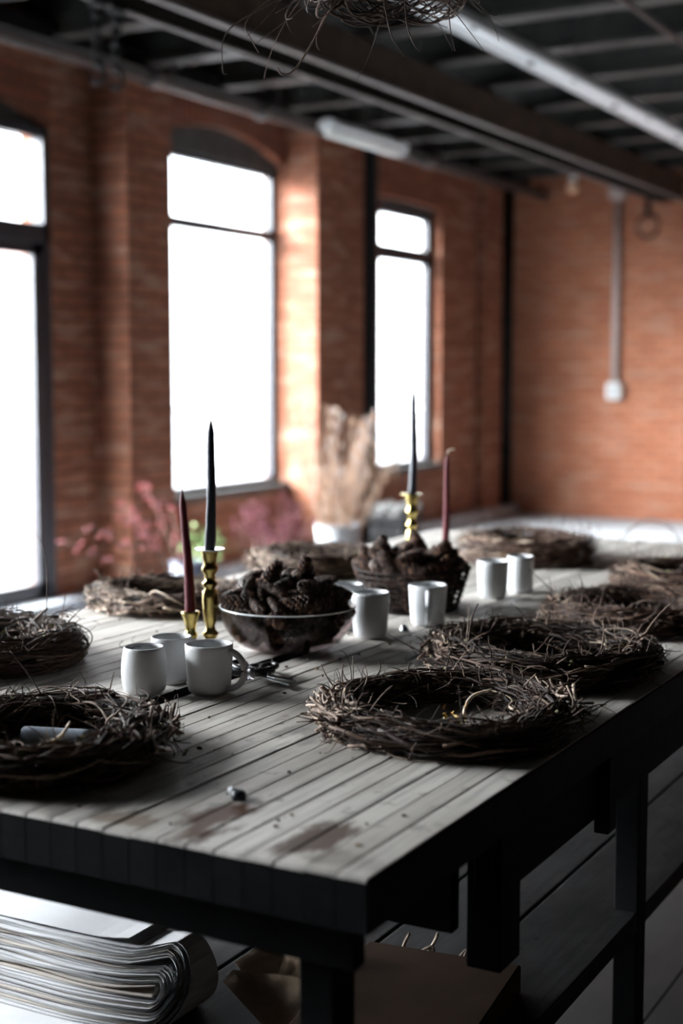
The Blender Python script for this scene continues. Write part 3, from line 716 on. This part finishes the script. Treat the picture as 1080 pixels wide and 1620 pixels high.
mug((-1.396, 1.932, TZ), .0345, .078, 'taper', D2R(40), 'mug standing behind the other two of the near trio')
mug((-1.296, 1.897, TZ), .0395, .081, 'taper', D2R(5), 'near mug with its round handle facing right, by the snips', )
mug((-1.293, 2.456, TZ), .0375, .090, 'taper', D2R(150), 'smooth mug just right of the glass bowl of cones', 'clay_b')
mug((-1.253, 2.635, TZ), .0395, .084, 'taper', D2R(-62), 'mug with its handle turned to the viewer, before the dark basket', 'clay_b')
mug((-1.274, 3.029, TZ), .0365, .087, 'taper', D2R(140), 'blurred straight mug right of the dark basket, nearer of the far pair', 'clay_b')
mug((-1.252, 3.144, TZ), .0315, .086, 'straight', D2R(100), 'small blurred mug, farther of the far pair before the end wreath', 'clay_b')
mug((-1.378, 2.515, TZ), .0335, .092, 'taper', D2R(-90), 'mug mostly hidden between the glass bowl and the basket', 'clay_b')

# ================================================================= candles
def stick(loc, prof, label, k=40, glass_z=None, name='candlestick'):
    r = empty(name, loc, label, 'candlestick')
    MB().lathe(prof, k, capb=True, capt=True).build('stem', 'brass', r, smooth=True)
    if glass_z:
        MB().lathe([(.009, 0), (.026, .0015), (.029, .004), (.0275, .0045), (.012, .0025), (.009, .002)], 40, c=(0, 0, glass_z), capb=False).build('drip_pan', 'drip' if glass_z < .2 else 'brass', r, smooth=True)
    return r
M['drip'] = simple('milk_glass', (.78, .82, .82), .12)
def sc_prof(h, s):
    P = [(.034, 0), (.034, .006), (.028, .010), (.012, .016), (.008, .022), (.012, .030), (.014, .036), (.009, .042), (.0075, .050), (.010, .058), (.0125, .080), (.0135, .105), (.0125, .118),
         (.008, .124), (.0135, .130), (.0135, .134), (.0085, .139), (.0095, .150), (.014, .158), (.014, .164), (.0105, .170), (.012, .180), (.0145, .194), (.0145, .196), (.010, .196)]
    return [(r * s, z * h / .196) for r, z in P]
stick((-1.491, 2.188, TZ), sc_prof(.190, 1.12), 'tall turned brass candlestick behind the near mugs, holding the navy candle', glass_z=.190)
low = [(.030, 0), (.030, .005), (.022, .010), (.010, .016), (.009, .022), (.013, .030), (.013, .034), (.009, .040), (.011, .052), (.0145, .066), (.0175, .074), (.0175, .076), (.0105, .077)]
stick((-1.520, 2.165, TZ), low, 'low brass candlestick left of the tall one, holding the burgundy candle')
stick((-1.525, 3.115, TZ), sc_prof(.222, 1.15), 'tall brass candlestick behind the dark basket with a thin collar', glass_z=.222)
stick((-1.49, 3.231, TZ), low, 'low candlestick under the burgundy candle of the right pair')
def candle(loc, h, r, mat, lean, label, curl=False):
    root = empty('taper_candle', loc, label, 'candle')
    n = 30; t = np.linspace(0, 1, n); rr = r * np.where(t < .03, .85 + t * 5, 1.0 - .42 * t) ; rr = rr * np.clip((1.0 - t) / .10, 0, 1) ** .6; rr = np.maximum(rr, .0008)
    z = h * t; g = np.random.default_rng(int(h * 1e4)); rr = rr * (1 + .03 * np.sin(t * 38 + g.uniform(0, 6)))
    P = np.stack([lean[0] * t + .002 * np.sin(t * 5), lean[1] * t, z], 1)
    MB().tube(P, rr, 18).build('wax_body', mat, root, smooth=True)
    e = P[-1]; Q = [e - (0, 0, .004), e + (.0, 0, .006), e + (.002, 0, .012)]
    if curl: Q = [e - (0, 0, .004), e + (.002, .001, .005), e + (.010, .004, .009), e + (.018, .006, .007)]
    MB().tube(bent(Q, 8), .0009 if not curl else .0018, 6).build('wick', 'wick' if curl else mat, root, smooth=True)
    return root
candle((-1.491, 2.188, TZ + .1905), .245, .0108, 'wax_navy', (.006, .002), 'navy taper candle in the tall brass stick, left pair')
candle((-1.520, 2.165, TZ + .0715), .232, .0105, 'wax_red', (-.012, -.003), 'burgundy taper candle in the low brass stick, left pair')
candle((-1.525, 3.115, TZ + .2225), .262, .0108, 'wax_navy', (.004, .002), 'navy taper candle against the narrow window, right pair')
candle((-1.49, 3.231, TZ + .0715), .250, .0098, 'wax_red', (.006, .002), 'burgundy taper candle with curled wick, right pair', curl=True)

# ================================================================= pine cones
def cone_mesh(kind, seed):
    g = np.random.default_rng(seed); b = MB(); n = 85 if kind == 'open' else 70
    Lc, Rc = (.068, .018) if kind == 'open' else (.055, .0125)
    for i in range(n):
        u = (i + .5) / n; th = i * 2.39996; z = (u - .5) * Lc; rr = Rc * (math.sin(PI * (u * .86 + .08)) ** .7)
        out = (.62 if kind == 'open' else .30) * (1 - .3 * u); up = .5 + u * .5
        l = (.016 if kind == 'open' else .0105) * (1.1 - .55 * u); wd = (.0065 if kind == 'open' else .006) * (1.1 - .5 * u)
        er = np.array([math.cos(th), math.sin(th), 0]); et = np.array([-math.sin(th), math.cos(th), 0]); ez = np.array([0, 0, 1.])
        d = er * out + ez * up; d /= np.linalg.norm(d); nn = np.cross(et, d)
        c = er * rr * .55 + ez * z
        t = .0016
        A = c; tip = c + d * l
        V = [A - et * wd * .35, A + et * wd * .35, tip + et * wd - d * l * .25, tip + et * wd * .4, tip - et * wd * .4, tip - et * wd - d * l * .25]
        V2 = [v - nn * t for v in V]; V = V + V2 + [tip + nn * .0015 - d * l * .15]
        b.add(V, [(0, 1, 2, 12), (12, 2, 3), (12, 3, 4), (12, 4, 5), (0, 12, 5), (11, 10, 9, 8, 7, 6), (1, 7, 8, 2), (2, 8, 9, 3), (3, 9, 10, 4), (4, 10, 11, 5), (5, 11, 6, 0)])
    return b, Lc, Rc
protos = []
for k, (kind, mt) in enumerate((('open', 'cone'), ('closed', 'cone_b'), ('open', 'cone_b'))):
    b, Lc, Rc = cone_mesh(kind, k)
    o = b.build('pine_cone', mt); MB().blob((0, 0, 0), (Rc * .62, Rc * .62, Lc * .48), 10).build('core', 'core', o, smooth=True)
    protos.append(o)
used = set()
def place_cone(k, p, rot, s, label, grp):
    o = protos[k]
    if k in used: o = copy_tree(protos[k])
    used.add(k)
    o.location = p; o.rotation_euler = rot; o.scale = (s, s, s)
    tag(o, label, 'pine cone', grp)
# glass bowl
bx, by = -1.372, 2.272
bw = empty('glass_bowl', (bx, by, TZ), 'smoked glass bowl heaped with pine cones behind the snips', 'bowl')
pr = [(.0005, .0), (.045, .0), (.060, .004)] + [(.060 + .068 * math.sin(u * PI / 2) ** .9, .004 + .078 * (1 - math.cos(u * PI / 2)) ** .85) for u in np.linspace(.08, 1, 12)]
inn = [(r_ - .003, z_ + .001) for r_, z_ in pr[2:]]
MB().lathe(pr + [(.1285, .084), (.1265, .085)] + inn[::-1] + [(.0005, .005)], 72, capb=False).build('bowl_body', 'bowl', bw, smooth=True)
a = np.linspace(0, 2 * PI, 72, endpoint=False)
MB().tube(np.stack([.128 * np.cos(a), .128 * np.sin(a), .0845 + 0 * a], 1), .0015, 8, closed=True).build('rim', 'drip', bw, smooth=True)
g = np.random.default_rng(77)
def heap(bx, by, Rr, layers, lab, grp, kinds):
    i = 0
    for (z, rad, n, off) in layers:
        for j in range(n):
            a = 2 * PI * (j + off + g.uniform(-.2, .2)) / n; q = rad * g.uniform(.92, 1.0) if n > 1 else 0
            rot = (g.uniform(.9, 1.9), g.uniform(-.4, .4), a + g.uniform(-1, 1)) if z < .10 or i % 3 else (g.uniform(-.6, .6), g.uniform(-.6, .6), g.uniform(0, 6))
            k = kinds[int(g.integers(len(kinds)))]
            place_cone(k, (bx + q * math.cos(a), by + q * math.sin(a), TZ + z + g.uniform(-.003, .004)), rot, g.uniform(.85, 1.12), lab, grp)
            i += 1
heap(bx, by, .12, [(.022, .0, 1, 0), (.024, .052, 8, 0), (.045, .086, 13, .3), (.050, .040, 6, .1), (.070, .103, 15, .0), (.076, .064, 9, .5), (.082, .022, 3, 0), (.098, .105, 14, .2), (.106, .066, 9, .4), (.112, .028, 4, 0), (.126, .080, 8, .2), (.132, .035, 5, .3)],
     'brown pine cone in the heap filling the glass bowl', 'pine cones in the glass bowl', (0, 1, 2, 0, 1))
# dark wire basket
kx, ky = -1.375, 2.81
bk = empty('wire_basket', (kx, ky, TZ), 'dark woven wire basket packed with pine cones, right of the bowl', 'basket')
b = MB()
for i in range(36):
    a0 = 2 * PI * i / 36; t = np.linspace(0, 1, 8)
    b.tube(np.stack([(.100 + .028 * t) * np.cos(a0), (.100 + .028 * t) * np.sin(a0), .003 + .088 * t], 1), .0016, 5)
b.build('uprights', 'wire', bk, smooth=True)
b = MB(); a = np.linspace(0, 2 * PI, 73)[:-1]
for j in range(8):
    t = j / 7; ra = .100 + .028 * t + .0022 * (np.where(np.arange(72) % 2 == j % 2, 1, -1))
    b.tube(np.stack([ra * np.cos(a), ra * np.sin(a), .004 + .088 * t + 0 * a], 1), .0020, 5, closed=True)
b.build('woven_bands', 'wire', bk, smooth=True)
MB().lathe([(.0005, 0), (.098, 0), (.098, .003), (.0005, .003)], 40, capb=False).build('basket_base', 'wire', bk)
heap(kx, ky, .11, [(.025, .075, 10, 0), (.03, .03, 3, 0), (.050, .088, 13, .3), (.052, .04, 5, .1), (.075, .094, 14, .0), (.08, .045, 7, .5), (.100, .104, 15, .2), (.105, .062, 9, .4), (.110, .02, 3, 0), (.122, .082, 9, .4)],
     'dark pine cone packed in the woven wire basket', 'pine cones in the wire basket', (0, 0, 2))

# ================================================================= snips
def snips(loc, rz, label, s=1.0, opening=.25):
    r = empty('garden_snips', loc, label, 'snips', rz=rz); r.scale = (s, s, s)
    for sd in (-1, 1):
        z0 = .006 + .004 * (sd > 0); ang = sd * opening / 2
        c, sn = math.cos(ang), math.sin(ang)
        outl = [(0, -.006), (.02, -.0095), (.045, -.008), (.068, -.0005), (.045, .003), (.018, .005), (0, .006)]
        pts = [(x, y * sd) for x, y in outl]; pts = [(x * c - y * sn, x * sn + y * c) for x, y in pts]; n = len(pts)
        V = [(x, y, z0) for x, y in pts] + [(x, y, z0 + .0025) for x, y in pts]
        MB().add(V, [tuple(range(n))[::-1], tuple(range(n, 2 * n))] + [(i, (i + 1) % n, n + (i + 1) % n, n + i) for i in range(n)]).build('blade', 'chrome', r, bevel=.0006)
        P = bent([(.002, 0, 0), (-.018, -sd * .006, 0), (-.035, -sd * .024, .001), (-.062, -sd * .034, .002), (-.086, -sd * .026, .001), (-.088, -sd * .010, 0), (-.062, -sd * .006, 0), (-.036, -sd * .008, 0), (-.016, -sd * .002, 0)], 40)
        P = np.stack([P[:, 0] * c - P[:, 1] * sn, P[:, 0] * sn + P[:, 1] * c, P[:, 2] + z0 + .002], 1)
        MB().tube(P, .0050, 8).build('grip', 'black_grip', r, smooth=True)
    MB().lathe([(.0045, 0), (.0045, .010), (.003, .011)], 16, c=(0, 0, .005), capt=True).build('pivot', 'chrome', r, smooth=True)
    MB().tube(np.stack([-.012 - .018 * np.linspace(0, 1, 40), .003 * np.sin(np.linspace(0, 40, 40)), .010 + .003 * np.cos(np.linspace(0, 40, 40))], 1), .0007, 5).build('spring', 'chrome', r)
    return r
snips((-1.252, 2.012, TZ), D2R(-22), 'black-handled snips pointing right beside the near mug', 1.05, .30)
snips((-1.270, 1.985, TZ + .011), D2R(-62), 'black-handled snips pointing at the viewer behind the mug handle', .9, .3)
r = empty('small_metal_bell', (-1.262, 2.545, TZ), 'tiny polished metal ornament beside the mug near the bowl', 'ornament')
MB().lathe([(.010, 0), (.0095, .004), (.007, .010), (.003, .014), (.0005, .015)], 18).build('bell_body', 'chrome', r, smooth=True)
MB().tube(np.stack([.004 * np.cos(a[::6]), 0 * a[::6], .018 + .004 * np.sin(a[::6])], 1), .0008, 5, closed=True).build('loop', 'chrome', r)
r = empty('cork_stub', (-.936, 1.432, TZ), 'small grey stub standing on the stained near corner of the tabletop', 'stub')
MB().lathe([(.009, 0), (.0095, .004), (.0085, .009), (.004, .011)], 14, capt=True).build('stub_body', 'wax_navy', r, smooth=True)
MB().tube([(-.004, .0, .006), (-.020, .012, .006)], [.006, .0045], 10).build('pale_end', 'concrete', r, smooth=True)

# ================================================================= newsprint stack on the shelf
ps = empty('newsprint_stack', (-1.50, 1.85, SZ), 'thick stack of folded newsprint sheets on the lower shelf', 'paper stack')
g = np.random.default_rng(3); b = MB(); bw_ = MB()
def sheet(mb, x0, x1, y0, y1, z, th, curl=0., sag=.0, nx=26, wave=.0, ph=0.):
    """a sheet with a wavy near edge, running down at its right end"""
    xs = np.linspace(x0, x1, nx); ysn = 5; V = []
    for tz in (0, th):
        for j in range(ysn):
            v = j / (ysn - 1)
            for x_ in xs:
                yy = y0 + (y1 - y0) * v + (1 - v) * wave * math.sin(x_ * 9 + ph)
                zz = z + tz + curl * max(0, (x_ - x1 + .09) / .09) ** 2 - sag * (1 - v) ** 3
                V.append((x_, yy, zz))
    F = []; m = nx * ysn
    for j in range(ysn - 1):
        for i in range(nx - 1):
            q = j * nx + i; F += [(q, q + nx, q + nx + 1, q + 1), (m + q, m + q + 1, m + q + nx + 1, m + q + nx)]
    for i in range(nx - 1):
        F.append((i, i + 1, m + i + 1, m + i)); q = (ysn - 1) * nx + i; F.append((q + 1, q, m + q, m + q + 1))
    for j in range(ysn - 1):
        q = j * nx; F.append((q + nx, q, m + q, m + q + nx)); q = j * nx + nx - 1; F.append((q, q + nx, m + q + nx, m + q))
    mb.add(V, F)
NF = 17; dz = .0029; zt = .002 + 2 * NF * dz; zm = zt / 2
for k in range(NF):
    rk = zm - k * dz; xc = .262 - .004 * abs(math.sin(k * 2.1)); n = 16
    xs = np.linspace(-.62, xc, 34)
    upper = [(x_, zm + rk + (.015 if k < 7 else .006) * math.exp(-((x_ - .262) / .035) ** 2) - .0012 * math.sin(x_ * 30 + k)) for x_ in xs]
    arc = [(xc + rk * .95 * math.sin(t_), zm + rk * math.cos(t_) + (.015 if k < 7 else .006) * max(0, math.cos(t_)) ** 2) for t_ in np.linspace(.12, PI - .1, n)]
    lower = [(x_, zm - rk) for x_ in xs[::-1]]
    path = upper + arc + lower; n = len(path); ph = g.uniform(0, 6)
    def near(x_, zz): return -.175 - .075 * (1 - zz / zt) + .003 * math.sin(x_ * 9 + ph) + .002 * math.sin(k * 2.7) + .035 * max(0, (x_ - .1) / .2) ** 2
    V = []
    for (dd) in (0, .0025):
        for far in (0, 1):
            for (x_, zz) in path:
                V.append((x_, (-.09 * min(1, max(0, (x_ - .02) / .2)) ** 1.5) if far else near(x_, zz), max(zz - dd * (1 if zz > zm else -1), .0008)))
    F = [(i, i + 1, n + i + 1, n + i) for i in range(n - 1)] + [(2 * n + i + 1, 2 * n + i, 3 * n + i, 3 * n + i + 1) for i in range(n - 1)] + [(i, 2 * n + i, 2 * n + i + 1, i + 1) for i in range(n - 1)] + [(n + i + 1, 3 * n + i + 1, 3 * n + i, n + i) for i in range(n - 1)] + [(0, n, 3 * n, 2 * n), (n - 1, 3 * n - 1, 4 * n - 1, 2 * n - 1)]
    mb = MB().add(V, F) if k == 0 else (b if k % 4 else bw_)
    if k == 0: mb.build('outer_sheet', 'paper', ps, smooth=False)
    else: mb.add(V, F)
b.build('inner_sheets', 'paper', ps); bw_.build('warm_sheets', 'paper_warm', ps)
bt = MB(); sheet(bt, -.62, .195, -.165, -.003, zt + .0035, .0012, wave=.003, curl=.010); bt.build('top_sheet', 'paper', ps)
bt = MB(); sheet(bt, -.62, .20, -.31, -.12, .004, .0016, wave=.006); bt.build('bottom_flap', 'paper', ps)
# crumpled kraft paper bags
def crumple(name, loc, pts, faces, label, rz=0, cat='paper bag', mat='kraft'):
    r = MB().add(pts, faces).build(name, mat, None, loc=loc); r.rotation_euler = (0, 0, rz)
    m = r.modifiers.new('sub', 'SUBSURF'); m.subdivision_type = 'SIMPLE'; m.levels = m.render_levels = 4
    t = bpy.data.textures.new('crease', 'CLOUDS'); t.noise_scale = .035; d = r.modifiers.new('d', 'DISPLACE'); d.texture = t; d.strength = .008; d.mid_level = .5
    s = r.modifiers.new('s', 'SOLIDIFY'); s.thickness = .0012
    return tag(r, label, cat)
crumple('kraft_bag', (-1.10, 1.80, SZ + .004), [(-.10, .02, .045), (0, -.03, .0), (.09, .05, .01), (.02, .10, .075), (-.05, .12, .085), (-.03, .04, .035)], [(0, 1, 5), (1, 2, 3, 5), (5, 3, 4), (0, 5, 4)], 'crumpled kraft paper bag fanned open beside the near table leg')
crumple('kraft_bag', (-1.08, 1.74, SZ + .004), [(-.11, .03, .035), (-.10, .045, .05), (.02, -.03, .0), (.09, -.01, .02), (.05, .08, .05)], [(0, 2, 1), (1, 2, 3, 4)], 'lower kraft paper bag with a pale folded edge under the fanned one')
cbx = empty('cardboard_sheet', (-.95, 1.85, SZ), 'brown cardboard box lid lying on the lower shelf', 'cardboard', rz=.12)
MB().box(-.09, .17, -.20, .17, .0, .045).build('lid_panel', 'card', cbx, bevel=.004)
MB().box(-.095, .175, -.205, -.2005, .0, .05).build('lid_flap', 'card', cbx)
b = MB(); g = np.random.default_rng(9)
for i in range(5):
    x, y = -1.03 + .035 * i + g.uniform(-.01, .01), 2.06 + g.uniform(-.02, .02)
    P = bent([(x, y, SZ + .004), (x + g.uniform(-.02, .02), y + .01, SZ + .03), (x + g.uniform(-.03, .03), y, SZ + .05 if i < 2 else SZ + .015)], 8); b.tube(P, .003, 6)
o = b.build('root_scrap', 'vine_pale', None, smooth=True); tag(o, 'pale root scraps on the lower shelf behind the cardboard lid', 'scrap')
# crate on the floor behind the table
cr = empty('orange_crate', (-1.45, 4.75, 0), 'orange slatted crate on the floor seen between the table legs', 'crate')
for k in range(4):
    for (x0, x1, y0, y1) in ((-.3, .3, -.2, -.185), (-.3, .3, .185, .2), (-.3, -.285, -.185, .185), (.285, .3, -.185, .185)):
        MB().box(x0, x1, y0, y1, .01 + k * .09, .07 + k * .09).build('slat', 'crate', cr, bevel=.003)
for sx in (-.283, .263):
    for sy in (-.183, .163): MB().box(sx, sx + .02, sy, sy + .02, 0, .35).build('corner_post', 'crate', cr)

# ================================================================= plants by the window wall
def pot(name, loc, r0, r1, h, mat, label, cat='pot', rim=.006):
    root = empty(name, loc, label, cat)
    MB().lathe([(.0005, 0), (r0, 0), (r0 + (r1 - r0) * .5, h * .5), (r1, h), (r1 - .006, h), (r0 - .005, .012), (.0005, .012)], 40, capb=False).build('pot_body', mat, root, smooth=True)
    a = np.linspace(0, 2 * PI, 40, endpoint=False); MB().tube(np.stack([r1 * np.cos(a), r1 * np.sin(a), h + 0 * a], 1), rim, 8, closed=True).build('rim', mat, root, smooth=True)
    return root
def stems(root, n, base_r, h, spread, mat, rad, seed, droop=.1, name='stems', z0=.05, bias=(0, 0)):
    g = np.random.default_rng(seed); b = MB(); tips = []
    for i in range(n):
        a = g.uniform(0, 2 * PI); q = base_r * math.sqrt(g.uniform()); s = spread * math.sqrt(g.uniform()); a2 = a + g.uniform(-.6, .6); hh = h * g.uniform(.6, 1)
        t = np.linspace(0, 1, 12)
        P = np.stack([q * math.cos(a) + (s * math.cos(a2) + bias[0]) * t ** 1.5, q * math.sin(a) + (s * math.sin(a2) + bias[1]) * t ** 1.5, z0 + (hh - z0) * t - droop * t ** 4 * s], 1)
        b.tube(P, rad * np.linspace(1.2, .6, 12), 4); tips.append(P)
    st_ = b.build(name, mat, root, smooth=True); return tips, st_
pot('zinc_bucket', (-4.60, 8.26, 0), .115, .145, .40, 'zinc', 'galvanised bucket of dried grasses before the second brick pier', 'bucket')
dg = empty('dried_grass_bunch', (-4.60, 8.26, .02), 'tall bunch of dried tan and grey grasses standing in the galvanised bucket', 'dried grass')
tips, st_ = stems(dg, 95, .09, 1.18, .30, 'grass', .0032, 31, z0=.05, bias=(.04, .02))
g = np.random.default_rng(12); b = MB(); b2 = MB()
for i, P in enumerate(tips):
    if i % 2: continue
    mb = b if i % 4 else b2
    for k in range(7):
        c = P[11 - k % 6] + g.normal(0, .012, 3); mb.blob(c, (.007, .007, .022), 5)
b.build('seed_heads', 'grass', st_, smooth=True); b2.build('grey_plumes', 'plume', st_, smooth=True)
pot('lilac_pot', (-4.50, 7.28, 0), .09, .11, .33, 'lilac', 'lilac-grey pot of dusty pink flowers under the middle window')
pk = empty('pink_flower_bunch', (-4.50, 7.28, .02), 'hazy bunch of dusty pink flowers standing in the lilac-grey pot', 'flowers')
tips, st_ = stems(pk, 24, .07, .66, .20, 'grass', .003, 32)
b = MB()
for P in tips:
    for k in range(16):
        c = P[11 - k % 4] + g.normal(0, .022, 3); b.blob(c, (.012, .012, .009), 5)
b.build('blossoms', 'pink', st_, smooth=True)
pot('slate_pot', (-4.40, 6.28, 0), .085, .11, .40, 'slate', 'slate-blue pot of red berry branches left of the burgundy candle')
rb = empty('berry_branches', (-4.40, 6.28, .02), 'loose red berry branches with green foliage standing in the slate-blue pot', 'branches')
tips, st_ = stems(rb, 10, .07, .84, .50, 'twig', .0035, 33, bias=(-.16, -.15))
b = MB()
for P in tips:
    for k in range(12):
        c = P[11 - k % 4] + g.normal(0, .020, 3); b.blob(c, .010, 6)
b.build('berries', 'berry', st_, smooth=True)
b = MB()
for i in range(180):
    c = np.array([.06, .05, .47]) + g.normal(0, .045, 3); u = g.normal(0, 1, 3); u /= np.linalg.norm(u); v = np.cross(u, g.normal(0, 1, 3)); v /= np.linalg.norm(v)
    b.add([c, c + u * .02 + v * .012, c + u * .04, c + u * .02 - v * .012], [(0, 1, 2, 3)])
b.build('foliage', 'green', rb)
gd = empty('gourd', (-4.60, 7.75, 0), 'round peach-coloured gourd on a stand left of the galvanised bucket', 'gourd')
MB().lathe([(.09, 0), (.09, .02), (.03, .04), (.03, .12), (.07, .14)], 24, capt=True).build('stand', 'slate', gd, smooth=True)
b = MB(); k = 40
V = [((.085 * (1 + .06 * math.cos(8 * t_)) * math.sin(p_)) * math.cos(t_), (.085 * (1 + .06 * math.cos(8 * t_)) * math.sin(p_)) * math.sin(t_), .215 - .08 * math.cos(p_)) for p_ in np.linspace(.02, PI - .02, 14) for t_ in np.arange(k) * 2 * PI / k]
b.add(V, [(i * k + q, i * k + (q + 1) % k, (i + 1) * k + (q + 1) % k, (i + 1) * k + q) for i in range(13) for q in range(k)]); b.build('gourd_body', 'peach', gd, smooth=True)
MB().tube([(0, 0, .29), (.01, 0, .32)], [.012, .007], 8).build('stalk', 'timber', gd, smooth=True)
bs = empty('black_stool', (-4.62, 9.15, 0), 'black stool with grey cloth on it below the narrow window', 'stool')
for sx in (-.11, .11):
    for sy in (-.11, .11): MB().tube([(sx * 1.2, sy * 1.2, 0), (sx, sy, .36)], .014, 8).build('leg', 'black_iron', bs, smooth=True)
MB().box(-.15, .15, -.15, .15, .34, .40).build('seat', 'black_iron', bs, bevel=.01); MB().box(-.125, .125, -.125, .125, .05, .34).build('drum', 'black_iron', bs, bevel=.01)
cm = MB(); n = 14
V = [(-.15 + .3 * i / n, -.15 + .3 * j / n, .415 + .035 * math.sin(i * 1.1) * math.cos(j * .9) + .03) for j in range(n + 1) for i in range(n + 1)]
V += [(x_, y_, z_ - .04) for x_, y_, z_ in V]; m_ = (n + 1) ** 2
F = [(j * (n + 1) + i, j * (n + 1) + i + 1, (j + 1) * (n + 1) + i + 1, (j + 1) * (n + 1) + i) for j in range(n) for i in range(n)]
F += [tuple(m_ + q for q in f[::-1]) for f in F]
for i in range(n):
    F += [(i + 1, i, m_ + i, m_ + i + 1), (n * (n + 1) + i, n * (n + 1) + i + 1, m_ + n * (n + 1) + i + 1, m_ + n * (n + 1) + i), (i * (n + 1), (i + 1) * (n + 1), m_ + (i + 1) * (n + 1), m_ + i * (n + 1)), ((i + 1) * (n + 1) + n, i * (n + 1) + n, m_ + i * (n + 1) + n, m_ + (i + 1) * (n + 1) + n)]
o = cm.add(V, F).build('folded_cloth', 'infill', None, smooth=True, loc=(-4.62, 9.15, 0)); tag(o, 'grey rumpled cloth lying on the black stool', 'cloth')
